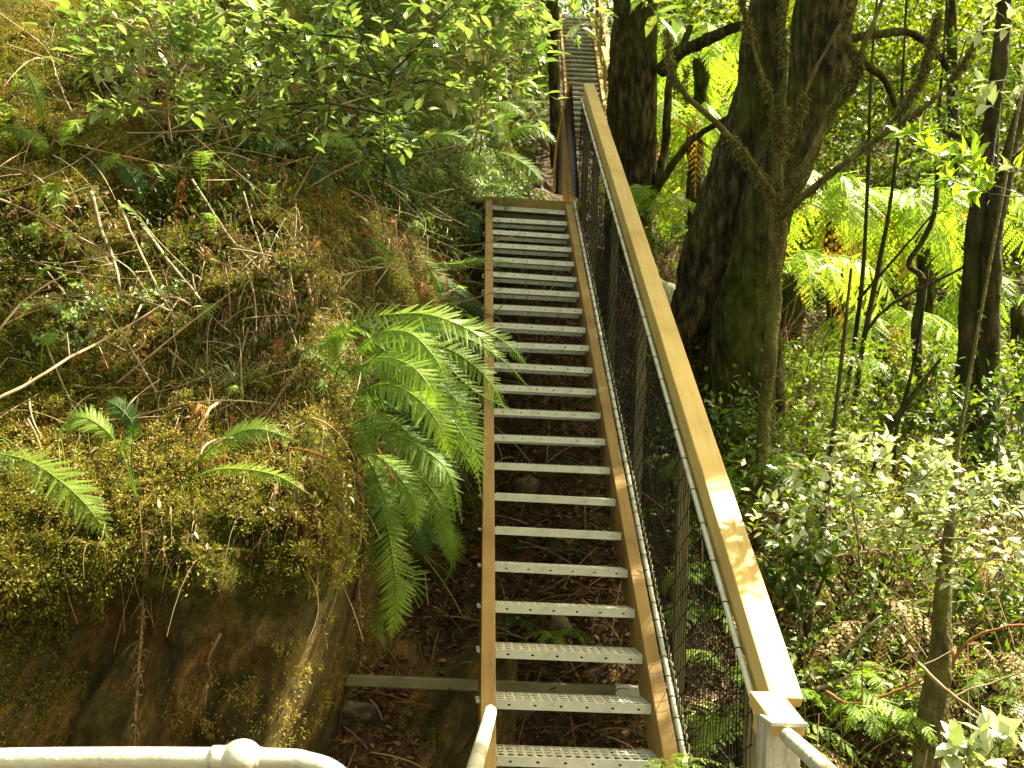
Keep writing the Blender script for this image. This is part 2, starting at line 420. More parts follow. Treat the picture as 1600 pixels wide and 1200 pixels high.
M['fern_lime'] = leaf_mat('fern_lime', [(.17, .28, .022), (.21, .33, .03), (.25, .36, .04)], .38, (1.3, 1.4, .4), .42, .4, .8)
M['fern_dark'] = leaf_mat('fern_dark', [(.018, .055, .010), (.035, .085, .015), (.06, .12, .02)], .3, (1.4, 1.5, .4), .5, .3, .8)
M['fern_dead'] = leaf_mat('fern_dead', [(.10, .04, .012), (.2, .085, .025), (.3, .15, .05)], .25, (1.3, 1, .5), .7, .2, .5)
M['straw'] = leaf_mat('straw_frond', [(.14, .08, .03), (.26, .17, .07), (.40, .30, .14), (.48, .40, .22)], .3, (1.2, 1.1, .6), .7, .2, 0)
M['tree_fern'] = leaf_mat('tree_fern_frond', [(.20, .31, .04), (.26, .37, .05), (.32, .42, .07)], .55, (1.25, 1.3, .45), .45, .4, .6)
M['yellow_frond'] = leaf_mat('yellow_frond', [(.35, .26, .03), (.42, .22, .04), (.3, .15, .04)], .45, (1.3, 1.1, .5), .5, .3, .6)
M['far'] = leaf_mat('forest_leaf', [(.012, .03, .006), (.03, .06, .009), (.075, .115, .012), (.16, .20, .018), (.27, .29, .03)], .5, (1.6, 1.6, .35), .45, .35, 0, 1.0, .45)
M['canopy'] = leaf_mat('canopy_leaf', [(.04, .08, .012), (.07, .12, .02)], .3, (1.4, 1.6, .4), .45, .4, 0)


# ------------------------------------------------------------------ terrain
def Zs(Y):        # the ground along the stair line
    return np.interp(Y, [-60, 0, 2.5, 4.63, 9.9, 20, 26, 70], [-9, -4.6, -3.1, -1.52, 2.55, 6.5, 11.2, 36])


def ground_z(x, y):
    zc = Zs(y)
    zr = np.interp(y, [-60, 2, 4.5, 14, 19, 70], [-9, -2.5, -1.3, 1.6, 3.4, 34])
    t = sstep(x, 1.0, 4.2)
    z = zc * (1 - t) + zr * t
    p = np.stack([x, y, np.zeros_like(x)], -1)
    return z + .09 * fbm(p * 1.3, 3, 4) * (1 + np.clip(y - 12, 0, 20) * .12 + 1.3 * sstep(x, 1.3, 2.2)) + .03 * fbm(p * 6, 7, 3)


def bank_y(x, z):
    f = np.interp(z, [-6, -1.6, -.75, -.35, -.1, .1, .5, 1, 2, 3, 5, 9, 16], [4.15, 4.15, 4.0, 3.86, 3.9, 4.1, 4.55, 5.0, 5.9, 6.95, 9.3, 14.5, 24])
    f = f + .16 * np.clip(x + 1.2, -6, 0)                              # the bank comes nearer to the left
    s = 4.63 + (z + .847 + .62) / .767
    s = np.where(z > 2.4, 9.7 + (z - 2.4) / .42, s)
    a = np.interp(z, [-2, -1.2, -.2, .2, 2, 4], [-1.08, -.94, -.68, -.80, -1.45, -1.7]); b = np.interp(z, [-2, -1.2, -.2, .2, 2, 4], [-.92, -.78, -.50, -.3, -.15, .2])
    t = sstep(x, a, b)
    y = f * (1 - t) + np.maximum(s, f) * t
    p = np.stack([x, z * .9, y * .3], -1)
    n = .13 * fbm(p * 1.6, 11, 3) + (.06 + .06 * sstep(z, -.1, .15)) * fbm(p * 4.5, 21, 4) + .022 * fbm(np.stack([(x - .4 * z) * 22, z * 9, 0 * x], -1), 25, 2)
    rid = np.abs(vnoise(np.stack([(x - .42 * z) * 4.6, z * 1.1, 0 * x], -1), 33))   # slanting rock ribs
    n = n - .36 * np.exp(-((x + 2.0) / .34) ** 2 - ((z + .82) / .34) ** 2) - .16 * np.exp(-((x + 1.75) / .3) ** 2 - ((z + .35) / .2) ** 2)     # mossy bulges on the left
    return y + n - .13 * rid * (z < -.2)


gx = np.concatenate([np.linspace(-70, -4, 34), np.linspace(-3.8, 8, 150), np.linspace(8.4, 70, 40)])
gy = np.concatenate([np.linspace(-60, 1.5, 24), np.linspace(1.7, 14, 150), np.linspace(14.3, 75, 80)])
X, Y = np.meshgrid(gx, gy); nx, ny = len(gx), len(gy)
g = Geo(); i = np.arange(ny - 1)[:, None]; j = np.arange(nx - 1)[None]
g.add(np.stack([X.ravel(), Y.ravel(), ground_z(X.ravel(), Y.ravel())], -1), None,
      np.stack([i * nx + j, i * nx + j + 1, (i + 1) * nx + j + 1, (i + 1) * nx + j], -1).reshape(-1, 4))
tag(g.build('ground', M['ground']), 'brown leaf strewn forest floor sloping up under the stairs', 'ground', kind='structure')

bx = np.concatenate([np.linspace(-14, -3.6, 40), np.linspace(-3.55, .1, 300)])
bz = np.concatenate([np.linspace(-4, 3.4, 420), np.linspace(3.5, 12, 70)])
X, Z = np.meshgrid(bx, bz); nx, ny = len(bx), len(bz)
g = Geo(); i = np.arange(ny - 1)[:, None]; j = np.arange(nx - 1)[None]
g.add(np.stack([X.ravel(), bank_y(X.ravel(), Z.ravel()), Z.ravel()], -1), None,
      np.stack([i * nx + j, i * nx + j + 1, (i + 1) * nx + j + 1, (i + 1) * nx + j], -1).reshape(-1, 4))
tag(g.build('hillside', M['bank']), 'steep mossy earth bank with bare brown rock at its foot', 'hillside', kind='structure')


def hit(px, py):
    """where the view ray through a photo pixel meets the bank"""
    d = ray(px, py); z = np.linspace(2.5, 16, 700)
    p = d[None] * z[:, None]
    k = np.where(p[:, 1] > bank_y(p[:, 0], p[:, 2]))[0]
    return float(z[k[0]]) if len(k) else 12.0


def ghit(px, py):
    d = ray(px, py); z = np.linspace(2.2, 40, 1500)
    p = d[None] * z[:, None]
    k = np.where(p[:, 2] < ground_z(p[:, 0], p[:, 1]))[0]
    return float(z[k[0]]) if len(k) else 20.0


def path(pts, off=.06):
    """photo pixels (x, y[, extra metres towards the camera]) on the bank -> world points standing off it"""
    out = []
    for q in pts:
        out.append(P(q[0], q[1], hit(q[0], q[1]) - (q[2] if len(q) > 2 else off)))
    return np.array(out)


def pathz(pts, z=None):
    return np.array([P(q[0], q[1], q[2] if len(q) > 2 else z) for q in pts])


# ------------------------------------------------------------------ staircase
def rot_to(xa, za):
    x = Vector(xa).normalized(); z = Vector(za); z = (z - x * z.dot(x)).normalized(); y = z.cross(x)
    return Matrix((x, y, z)).transposed().to_4x4()


def beam(name, A, B, w, h, up, mat, parent, bev=.004):
    """a board from A to B, its top centre line on A-B; w across, h down"""
    A, B = Vector(A), Vector(B); L = (B - A).length
    bm = bmesh.new(); bmesh.ops.create_cube(bm, size=1)
    for v in bm.verts: v.co = Vector((v.co.x * L + L / 2, v.co.y * w, v.co.z * h - h / 2))
    bmesh.ops.bevel(bm, geom=bm.edges[:], offset=bev, segments=2, affect='EDGES', profile=.6)
    me = bpy.data.meshes.new(name); bm.to_mesh(me); bm.free(); me.materials.append(mat)
    o = bpy.data.objects.new(name, me); COL.objects.link(o)
    m = Matrix.Translation(A) @ rot_to(B - A, up)
    if parent is not None:
        o.parent = parent; m = Matrix.Translation(-Vector(parent.location)) @ m
    o.matrix_local = m
    return o


D = nrm(ray(765, -350))                      # up the flight
Dh = nrm(D * np.array([1, 1, 0]))            # its level direction
H = np.array([Dh[1], -Dh[0], 0])             # across, to the right
UPN = np.cross(H, D)                         # square to the flight
ZV = np.array([0, 0, 1.0])
L0 = P(776, 1181, 4.244)
STEP = .2591 / float(D @ C_F)
W = .69
NT = 22


def holes(g, O, ax, ay, w, h, nx, ny, rx, ry, seg=10):
    """a plate with nx x ny oval holes: O corner, ax/ay unit axes"""
    cw, ch = w / nx, h / ny
    an = np.linspace(0, 2 * np.pi, seg, endpoint=False)
    for a in range(nx):
        for b in range(ny):
            c = np.array([(a + .5) * cw, (b + .5) * ch])
            inner = np.stack([c[0] + rx * cw * np.cos(an), c[1] + ry * ch * np.sin(an)], -1)
            dx, dy = np.cos(an), np.sin(an)
            k = np.minimum(cw / 2 / np.maximum(abs(dx), 1e-6), ch / 2 / np.maximum(abs(dy), 1e-6))
            outer = np.stack([c[0] + k * dx, c[1] + k * dy], -1)
            pts = np.vstack([inner, outer])
            v = O + pts[:, :1] * ax + pts[:, 1:] * ay
            jj = np.arange(seg); j2 = (jj + 1) % seg
            g.add(v, None, np.stack([jj, j2, seg + j2, seg + jj], -1))
            cor = np.array([[0, 0], [cw, 0], [cw, ch], [0, ch]]) + np.array([a * cw, b * ch])
            for q in cor:                    # fill the corner between the two outer points beside it
                dd = np.linalg.norm(outer - q, axis=1); o2 = np.argsort(dd)[:2]
                vv = np.array([q, outer[o2[0]], outer[o2[1]]])
                g.add(O + vv[:, :1] * ax + vv[:, 1:] * ay, [[0, 1, 2]])


def tread_geo():
    g = Geo(); X_, Y_, Z_ = np.eye(3)
    dep = .215
    holes(g, np.array([0, .004, 0.]), X_, Y_, W, dep, 17, 4, .33, .33)
    holes(g, np.array([0, 0, -.040]), X_, Z_, W, .038, 6, 1, .07, .12)
    holes(g, np.array([0, dep + .004, -.034]), X_, Z_, W, .034, 6, 1, .06, .14, 6)
    def quad(*p): g.add(np.array(p), None, [[0, 1, 2, 3]])
    quad((0, 0, -.002), (W, 0, -.002), (W, .004, 0), (0, .004, 0))
    quad((0, 0, -.040), (0, .022, -.041), (W, .022, -.041), (W, 0, -.040))
    quad((0, 0, -.04), (0, 0, -.002), (0, dep, 0), (0, dep, -.034)); quad((W, 0, -.04), (W, dep, -.034), (W, dep, 0), (W, 0, -.002))
    # raised teeth of the non-slip surface
    n = 17 * 4 * 2
    ix = (np.arange(17 * 2) + .0) / 34 * W; iy = (np.arange(5)) / 4 * dep
    gx_, gy_ = np.meshgrid(ix[1:], iy[:-1] + .003); pos = np.stack([gx_.ravel(), gy_.ravel(), np.zeros(gx_.size)], -1)
    N = len(pos)
    tv = np.array([[-1, -1, 0], [1, -1, 0], [1, 1, 0], [-1, 1, 0], [0, 0, 1]])
    g.inst(tv, [[0, 1, 4], [1, 2, 4], [2, 3, 4], [3, 0, 4]], None, pos, np.tile(X_, (N, 1)), np.tile(Y_, (N, 1)), np.tile(Z_, (N, 1)), np.tile([.0055, .0055, .0045], (N, 1)))
    # bolt heads outside both side boards
    for sx in (-.075, W + .075):
        for by in (.05, .14):
            tube(g, [(sx - .012, by, -.02), (sx + .012, by, -.02)], .009, 6)
    return g


stairs = thing('staircase', 'long near flight of open galvanised treads with timber side boards and meshed handrail', 'staircase', L0 + W / 2 * H)
tm = None
for k in range(-1, NT):
    Lk = L0 + k * STEP * D
    if tm is None:
        o = tread_geo().build('tread', M['galv'], None, smooth=False); tm = o.data
    else:
        o = bpy.data.objects.new('tread', tm); COL.objects.link(o)
    o.parent = stairs
    o.matrix_local = Matrix.Translation(-Vector(stairs.location)) @ Matrix.Translation(Vector(Lk)) @ rot_to(H, ZV) @ Matrix.Rotation(rng.normal() * .006, 4, 'Y') @ Matrix.Rotation(rng.normal() * .018, 4, 'X')


def on(s, lat, h):           # a point of the flight: metres up the slope, metres right of the treads' left end, metres above the nosing line
    return L0 + s * D + lat * H + h * ZV


S0, S1 = -1.2, NT * STEP - .25
for lat in (-.037, W + .037):
    beam('side_board', on(S0, lat, .045), on(S1, lat, .045), .066, .23, UPN, M['stringer'], stairs)
beam('landing_edge', on(S1 + .03, -.09, .05), on(S1 + .03, W + .08, .05), .05, .14, ZV, M['stringer'], stairs)
RH, RLAT = 1.245, .875
beam('handrail', on(-1.30, RLAT, RH), on(6.42, RLAT, RH), .108, .042, UPN, M['rail'], stairs, .006)
beam('rail_board', on(-1.27, RLAT - .007, RH - .0545), on(6.36, RLAT - .007, RH - .0545), .088, .085, UPN, M['rail'], stairs)
for s in (-.95, .55, 2.1, 3.65, 5.2, 6.2):
    beam('rail_post', on(s, RLAT - .02, -.45), on(s, RLAT - .02, RH - .165), .055, .045, -Dh, M['post'], stairs)
g = Geo(); PL = W + .092
tube(g, [on(S0, PL, .04), on(S1 + .1, PL, .04)], .013, 12, 30); g.build('lower_pipe', M['galv'], stairs)
g = Geo(); TP = RLAT - .075
tube(g, [on(-1.25, TP, RH - .13), on(6.3, TP, RH - .13)], .0115, 12, 30); g.build('upper_pipe', M['galv'], stairs)

# woven black wire mesh between the two pipes
g = Geo(); hh = RH - .17
N = 135
s = np.linspace(-1.15, 6.28, N)
a0 = np.array([on(v, PL + .01, .04) for v in s]); b0 = np.array([on(v + .03, TP, .04 + hh) for v in s])
zig = []
for k in range(N):
    tt = np.linspace(0, 1, 13)[:, None]
    p = a0[k] * (1 - tt) + b0[k] * tt
    p = p + (np.where(np.arange(13) % 2 == 0, 1, -1) * .007)[:, None] * D + rng.normal(size=(13, 3)) * .0012
    tube(g, p, .0023, 3, None, caps=False)
for v in np.arange(-2.0, 6.9, .115):      # slanting wires: up and towards the foot of the flight
    q = []
    for f in np.linspace(0, 1, 16):
        sv = v + .55 - f * 1.10
        if -1.2 < sv < 6.3:
            q.append(on(sv, (PL + .01) * (1 - f) + TP * f, .04 + hh * f) + rng.normal(size=3) * .0022)
    if len(q) > 2: tube(g, np.array(q), .0026, 3, None, caps=False)
g.build('wire_mesh', M['wire'], stairs)
g = Geo()
for pl, ph, dd in ((PL, .04, .12), (TP, RH - .13, .235)):
    for v in np.arange(-1.15, 6.2, dd):
        an = np.linspace(0, 2 * np.pi, 9)
        c = on(v, pl, ph)
        ring = np.array([c + (.015 if dd < .2 else .0135) * (np.cos(t) * H + np.sin(t) * UPN) + .02 * (t / 6.3) * D for t in an])
        tube(g, ring, .0021, 4, None)
tag(g.build('mesh_lacing', M['wire'], stairs), kind='stuff')
g = Geo()                                # pale scalloped edging laced along the lower pipe
for v in np.arange(-1.15, 5.9, .052):
    c = on(v, PL + .022, .045)
    q = np.array([c, c + .022 * D + .012 * UPN + .004 * H, c + .05 * D])
    tube(g, smooth_path(q, 5), [.004, .007, .004], 5, None)
g.build('mesh_edging', M['pipe'], stairs)

# braces under the flight
A = P(516, 1053, 5.0); B = P(1005, 1073, 5.05)
beam('support_beam', A, B, .05, .05, ZV, M['beam'], stairs)
beam('beam_sleeve', P(962, 1069, 5.02), P(1006, 1073, 5.02), .062, .062, ZV, M['galv'], stairs)
beam('support_post', P(972, 800, 6.1), P(972, 985, 6.1), .05, .05, -Dh, M['post'], stairs)
beam('support_post', P(757, 640, 7.4), P(757, 760, 7.4), .05, .05, -Dh, M['post'], stairs)

# foot of the handrail: short sloping board, steel post, pipe rail
foot = thing('steel_post', 'square galvanised post capping the foot of the timber handrail, pipe rail leaving it', 'railing post', P(1234, 1129, 3.05))
beam('transition_board', P(1196, 1080, 3.262), P(1235, 1130, 3.07), .105, .045, ZV, M['rail'], foot, .005)
beam('lower_board', P(1193, 1098, 3.268), P(1226, 1150, 3.09), .05, .09, ZV, M['rail'], foot, .004)
A = P(1233, 1131, 3.03)
beam('post_tube', A, A - 1.6 * ZV, .107, .107, -Dh, M['pipe'], foot, .009).location += Vector((0, .053, 0))
beam('post_cap', A + .004 * ZV - .002 * Dh, A + .004 * ZV + .111 * Dh, .112, .014, ZV, M['pipe'], foot, .003)
g = Geo(); tube(g, [P(1231, 1150, 3.02), P(1262, 1178, 2.72), P(1330, 1240, 2.2)], .0235, 16, 12); g.build('pipe_rail', M['pipe'], foot)

# pipe railings of the platform the photograph was taken from
pr = thing('pipe_railing', 'pale galvanised pipe with ball elbow and bent end across the bottom left', 'railing', P(380, 1180, 2.15))
g = Geo(); tube(g, [P(-260, 1195, 2.16), P(0, 1189, 2.15), P(200, 1187, 2.15), P(430, 1189, 2.15), P(480, 1195, 2.14), P(520, 1210, 2.12), P(546, 1245, 2.1), P(556, 1330, 2.08), P(558, 1600, 2.05)], .0255, 20, 60)
g.build('rail_pipe', M['pipe'], pr)
g = Geo(); q = P(377, 1188, 2.15); ax = nrm(P(430, 1189, 2.15) - P(200, 1187, 2.15))
th = np.linspace(-1, 1, 17); tube(g, np.array([q + ax * .042 * t for t in th]), np.maximum(.043 * np.sqrt(np.maximum(1 - (th * .93) ** 2, 0)), .0265), 20, None)
tube(g, [q - ax * .062, q - ax * .03], .0295, 20, 4); g.build('ball_fitting', M['pipe'], pr)
g = Geo(); tube(g, [q, q - 1.2 * ZV], .0255, 16, 4); g.build('standard', M['pipe'], pr)
pr2 = thing('pipe_handrail', 'short bright pipe handrail rising to the foot of the left side board', 'railing', P(765, 1115, 3.7))
g = Geo(); tube(g, [P(766, 1112, 3.72), P(764, 1122, 3.6), P(752, 1165, 3.2), P(735, 1225, 2.7)], .0235, 16, 14); g.build('rail_pipe', M['pipe'], pr2)
g = Geo(); tube(g, [P(766, 1106, 3.76), P(766, 1113, 3.72)], [.012, .0245], 16, 5); g.build('pipe_end', M['pipe'], pr2)

# a few dead leaves blown onto the treads
g = Geo(); n = 46
q = np.array([L0 + rng.integers(-1, NT) * STEP * D + rng.uniform(.02, W - .02) * H + rng.uniform(.02, .19) * Dh + .009 * ZV for _ in range(n)])
s = rng.uniform(.015, .04, n); leaves(g, q, rdir(n) * np.array([1, 1, .1]), nrm(ZV + rdir(n) * .25), s, s * .4)
tag(g.build('fallen_leaves', M['litter']), 'small dead leaves blown onto the stair treads', 'dead leaves', kind='stuff')

# upper flight, far up the slope
LB, LT, UW = P(893, 200, 19.8), P(879, 20, 25.4), .66
up_st = thing('staircase', 'distant upper flight of grey treads climbing between trees, narrow between timber side boards', 'staircase', LB)
UD = nrm(LT - LB); UH = nrm(np.cross(UD * np.array([1, 1, 0]), ZV)); UN = np.cross(UH, UD); ul = float(np.linalg.norm(LT - LB))
n = 26; tm2 = None
for k in range(n):
    c = LB + UD * ul * k / n
    if tm2 is None:
        bm = bmesh.new(); bmesh.ops.create_cube(bm, size=1)
        for v in bm.verts: v.co = Vector((v.co.x * UW + UW / 2, v.co.y * .21 + .105, v.co.z * .045 - .022))
        bmesh.ops.bevel(bm, geom=bm.edges[:], offset=.006, segments=1, affect='EDGES')
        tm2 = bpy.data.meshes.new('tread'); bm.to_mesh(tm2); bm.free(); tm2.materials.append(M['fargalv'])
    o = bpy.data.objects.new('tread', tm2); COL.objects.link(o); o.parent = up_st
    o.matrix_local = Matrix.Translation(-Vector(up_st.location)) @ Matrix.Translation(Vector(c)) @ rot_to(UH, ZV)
for lat in (-.05, UW + .05):
    beam('side_board', LB + UH * lat + ZV * .04 - UD * .3, LT + UH * lat + ZV * .04, .07, .24, UN, M['stringer'], up_st)
beam('handrail', LB + UH * (UW + .14) + ZV * 1.05 + UD * .9, LT + UH * (UW + .14) + ZV * 1.05, .11, .05, UN, M['rail'], up_st)
beam('rail_end', P(944, 72, 21.5), P(956, 118, 19.6), .12, .08, UN, M['rail'], up_st)
for s in (.9, 2.6, 4.3, 6.0):
    q = LB + UD * s + UH * (UW + .13)
    beam('rail_post', q - ZV * .3, q + ZV * 1.0, .09, .06, -UD, M['stringer'], up_st)

# curved mesh fence on the landing at the head of the near flight
lf = thing('mesh_fence', 'dark curved wire mesh fence on the landing at the head of the near flight', 'fence', P(875, 300, 10.0))
top = pathz([(893, 128, 9.95), (884, 160, 10.1), (874, 205, 10.3), (868, 250, 10.45), (866, 300, 10.5)])
bot = pathz([(905, 310, 9.95), (897, 308, 10.1), (886, 305, 10.3), (876, 304, 10.45), (868, 303, 10.5)])
g = Geo(); tube(g, top, .018, 8, 24); g.build('top_pipe', M['stringer'], lf)
g = Geo(); tp, bt = smooth_path(top, 40), smooth_path(bot, 40)
for k in range(40): tube(g, [tp[k], bt[k]], .004, 3, 3, caps=False)
for f in np.linspace(.03, .97, 26): tube(g, tp * (1 - f) + bt * f, .0035, 3, None, caps=False)
g.build('wire_mesh', M['wire'], lf)
for (px_, y0, z_) in ((884, 165, 10.15), (893, 225, 10.6)):
    beam('fence_post', P(px_ + 2, 315, z_), P(px_, y0, z_), .07, .06, -Dh, M['stringer'], lf)
deck = beam('landing_deck', on(S1 + .1, W / 2, .02), on(S1 + .1, W / 2, .02) + Dh * 1.3, W + .5, .05, ZV, M['stringer'], None)
tag(deck, 'small timber landing at the head of the near flight', 'landing')

# ------------------------------------------------------------------ sun, canopy control
SUN = nrm(np.array([.52, .18, .83]))


# ------------------------------------------------------------------ plant makers
def stems_and_leaves(root, polys, leaf_mat_, stem_mat, leaf=(.05, .024), flat=1.0, twigs=9, twig_len=(.06, .18), per=6, rad=.004, spread=1.0, upbias=.5, simple=False, tipdir=None):
    """polys: lists of world points; side twigs with paired leaves grow along them"""
    gs, gl = Geo(), Geo()
    TP_, TD_ = [], []
    for q in polys:
        p = smooth_path(q, 20)
        p = p + np.cumsum(rng.normal(size=p.shape), 0) * .0025
        tube(gs, p, [rad, rad * .4], 6, None)
        L = np.linalg.norm(np.diff(p, axis=0), axis=1).sum()
        k = max(3, int(twigs * L / .5))
        ii = np.sort(rng.uniform(4, 19, k)); a = ii.astype(int).clip(0, 18); f = (ii - a)[:, None]
        b = p[a] * (1 - f) + p[a + 1] * f
        t = nrm(p[a + 1] - p[a])
        d = nrm(t * .5 + rdir(k) * spread + ZV * upbias)
        ln = rng.uniform(*twig_len, k)[:, None]
        b = np.vstack([b, p[-1:]]); d = np.vstack([d, nrm(p[-1:] - p[-3:-2])]); ln = np.vstack([ln, [[twig_len[0]]]])
        e = b + d * ln; mid = (b + e) / 2 + rdir(len(b)) * ln * .12
        many_tubes(gs, b, mid, e, np.full(len(b), rad * .38), 3, 4)
        for c in range(per):
            u = (c + 1) / per
            pp = (1 - u) ** 2 * b + 2 * u * (1 - u) * mid + u * u * e
            sd = nrm(np.cross(d, rdir(len(b))))
            sd = nrm(sd + d * .55 + ZV * .1 if c < per - 1 else d + rdir(len(b)) * .5)
            TP_.append(pp); TD_.append(sd)
            if c < per - 1: TP_.append(pp); TD_.append(nrm(-sd + d * 1.2 + ZV * .2))
    pos = np.vstack(TP_); dr = np.vstack(TD_)
    keep = rng.random(len(pos)) < .85; pos, dr = pos[keep], dr[keep]
    n = len(pos)
    up = nrm(ZV * flat + rdir(n) * .6 - C_F * .4)
    dr = dr * np.array([1, 1, 1 / flat])
    s = rng.uniform(.65, 1.25, n)
    leaves(gl, pos, nrm(dr + rdir(n) * .2), up, leaf[0] * s, leaf[1] * s * rng.uniform(.8, 1.2, n), simple)
    gs.build('stem', stem_mat, root); gl.build('foliage', leaf_mat_, root)


def frond_obj(root, pts, half, nvec, mat, **k):
    g = Geo(); frond(g, pts, half, nvec, **k)
    return g.build('frond', mat, root)


def nface(a=.7, b=.6, s=0.0):     # the way a blade faces: towards the camera, up, sideways
    return nrm(-C_F * a + ZV * b + np.array([1., 0, 0]) * s)


def bank_fern(label, base, fronds, mat, stalk=.08, fuller=False, **kw):
    """fronds: (list of photo pixels, half width in px, [extra metres towards camera], [material])"""
    r = thing('fern', label, 'fern', P(base[0], base[1], hit(*base) - .01))
    zb = hit(*base) - .03
    if fuller:        # a second, shorter rank of fronds close under the first
        fronds = fronds + [([(a + (rng.normal() * 16 - 6) * (i > 0), b + (rng.normal() * 12 + 12) * (i > 0)) for i, (a, b) in enumerate(fr[0])], fr[1] * .85, (fr[2] or .25) - .09, M['fern'] if k % 3 else M['fern_dark'])
                           for k, fr in enumerate(fronds) if fr[1] > 20]
    for fr in fronds:
        pts, half = fr[0], fr[1]
        off = fr[2] if len(fr) > 2 and fr[2] is not None else .25
        m = fr[3] if len(fr) > 3 and fr[3] else mat
        k = len(pts)
        zz = [zb - off * math.sin(min(1, .25 + (i / (k - 1)) * .95) * 1.57) for i in range(k)]
        w = np.array([P(a[0], a[1], z) for a, z in zip(pts, zz)])
        hw = half * zz[len(zz) // 2] / F
        L = np.linalg.norm(np.diff(w, axis=0), axis=1).sum()
        frond_obj(r, w, hw, nface(.75, .55, rng.normal() * .15), m, n=int(np.clip(L / max(hw, .03) * 14.5, 26, 50)), stalk=stalk, **kw)
    return r


# --- ferns on the bank, traced
bank_fern('large lime green fern spilling from the bank beside the left side board', (560, 640), [
    ([(514, 585), (552, 507), (632, 490), (690, 497), (748, 525), (778, 562)], 44, .35, M['fern_lime']),
    ([(610, 520), (680, 505), (740, 512), (792, 537), (830, 580)], 26, .30, M['fern']),
    ([(545, 560), (590, 522), (640, 520), (680, 560), (700, 605)], 46, .42, M['fern_lime']),
    ([(520, 610), (560, 572), (620, 570), (690, 600), (735, 670), (752, 780)], 50, .45, M['fern']),
    ([(540, 590), (590, 560), (640, 570), (675, 610), (694, 664)], 38, .52, M['fern_lime']),
    ([(540, 672), (590, 672), (650, 695), (700, 738), (722, 818)], 42, .55, M['fern']),
    ([(505, 690), (540, 668), (568, 685), (582, 724)], 34, .4, M['fern']),
    ([(560, 690), (585, 735), (604, 790), (612, 834)], 36, .5, M['fern']),
    ([(570, 740), (600, 800), (617, 890), (618, 955), (610, 1008)], 36, .55, M['fern']),
    ([(600, 730), (635, 795), (655, 840), (674, 886)], 22, .4, M['fern_dark']),
    ([(640, 720), (680, 790), (697, 840), (706, 888)], 22, .4, M['fern']),
    ([(520, 640), (555, 615), (600, 610), (640, 640)], 26, .3, M['fern_dark']),
    ([(590, 640), (640, 640), (690, 690), (735, 760)], 34, .25, M['fern_dark']),
    ([(580, 620), (660, 600), (720, 640), (745, 700)], 40, .2, M['fern_dark']),
    ([(550, 600), (530, 560), (525, 525), (540, 500)], 22, .3, M['fern']),
    ([(585, 690), (600, 720), (612, 745), (622, 755)], 9, .5, M['fern_dead']),
    ([(560, 545), (620, 535), (700, 545), (760, 590), (790, 640)], 36, .38, M['fern']),
    ([(550, 640), (620, 620), (690, 640), (730, 690), (758, 740)], 44, .48, M['fern']),
    ([(545, 620), (600, 600), (650, 620), (690, 670), (706, 722)], 42, .55, M['fern_lime']),
    ([(555, 700), (600, 720), (640, 770), (655, 830)], 38, .45, M['fern']),
    ([(560, 730), (590, 770), (600, 830), (590, 890)], 30, .42, M['fern_dark']),
    ([(600, 720), (650, 740), (690, 790), (700, 850)], 30, .4, M['fern']),
    ([(530, 650), (520, 620), (505, 600), (490, 605)], 18, .3, M['fern']),
], M['fern'], fuller=True)
bank_fern('broad fern frond hanging across the far left edge above the moss', (-30, 700), [
    ([(-30, 705), (40, 718), (95, 752), (140, 795), (176, 850)], 46, .35, M['fern']),
    ([(-40, 690), (-10, 720), (20, 770), (40, 800)], 34, .2, M['fern_dark'])], M['fern'])
bank_fern('small fern arching left from a brown stalk above the rock', (212, 775), [
    ([(212, 775), (192, 712), (165, 672), (125, 652), (85, 678)], 30, .25, M['fern']),
    ([(212, 775), (205, 715), (208, 668), (190, 640), (165, 625)], 24, .12, M['fern_dark']),
    ([(212, 775), (196, 700), (190, 690), (206, 694)], 16, .2, M['fern'])], M['fern'], stalk=.4)
bank_fern('pale fern with two fronds above the bare rock face', (266, 780), [
    ([(266, 782), (312, 720), (345, 690), (400, 670), (472, 692)], 34, .2, M['fern']),
    ([(290, 760), (315, 741), (360, 732), (430, 742), (490, 776)], 22, .4, M['fern_lime'])], M['fern'], stalk=.28)
bank_fern('tiny pale fern under the crossing dead branches', (20, 470), [
    ([(20, 468), (36, 478), (38, 500), (28, 524)], 22, .1, M['fern']),
    ([(14, 500), (24, 530), (28, 555), (26, 578)], 18, .05, M['fern_dark'])], M['fern'])
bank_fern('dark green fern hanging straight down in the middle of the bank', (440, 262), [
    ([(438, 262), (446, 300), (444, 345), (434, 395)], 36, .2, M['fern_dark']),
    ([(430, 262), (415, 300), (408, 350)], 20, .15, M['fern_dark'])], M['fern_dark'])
bank_fern('olive fern frond pointing down beside the upper treads', (650, 388), [
    ([(652, 390), (678, 430), (692, 462), (700, 486)], 34, .12, M['fern']),
    ([(672, 412), (712, 412), (760, 406), (822, 414)], 14, .25, M['fern_lime']),
    ([(690, 440), (720, 460), (745, 480), (775, 500)], 18, .2, M['fern_dark'])], M['fern'])
bank_fern('feathery dark fern spreading below the glossy shrub', (560, 190), [
    ([(520, 185), (570, 175), (620, 195), (672, 250)], 32, .3, M['fern_dark']),
    ([(560, 200), (540, 230), (520, 270), (515, 310)], 30, .2, M['fern_dark']),
    ([(590, 200), (640, 215), (700, 210), (740, 225)], 26, .3, M['fern']),
    ([(580, 215), (610, 250), (625, 290), (630, 330)], 26, .25, M['fern_dark'])], M['fern_dark'])
bank_fern('soft green fern at the shaded top left edge', (10, 200), [
    ([(-20, 205), (20, 200), (55, 215), (80, 240)], 22, .2, M['fern']),
    ([(40, 110), (52, 130), (62, 160), (66, 190)], 18, .2, M['fern'])], M['fern'])
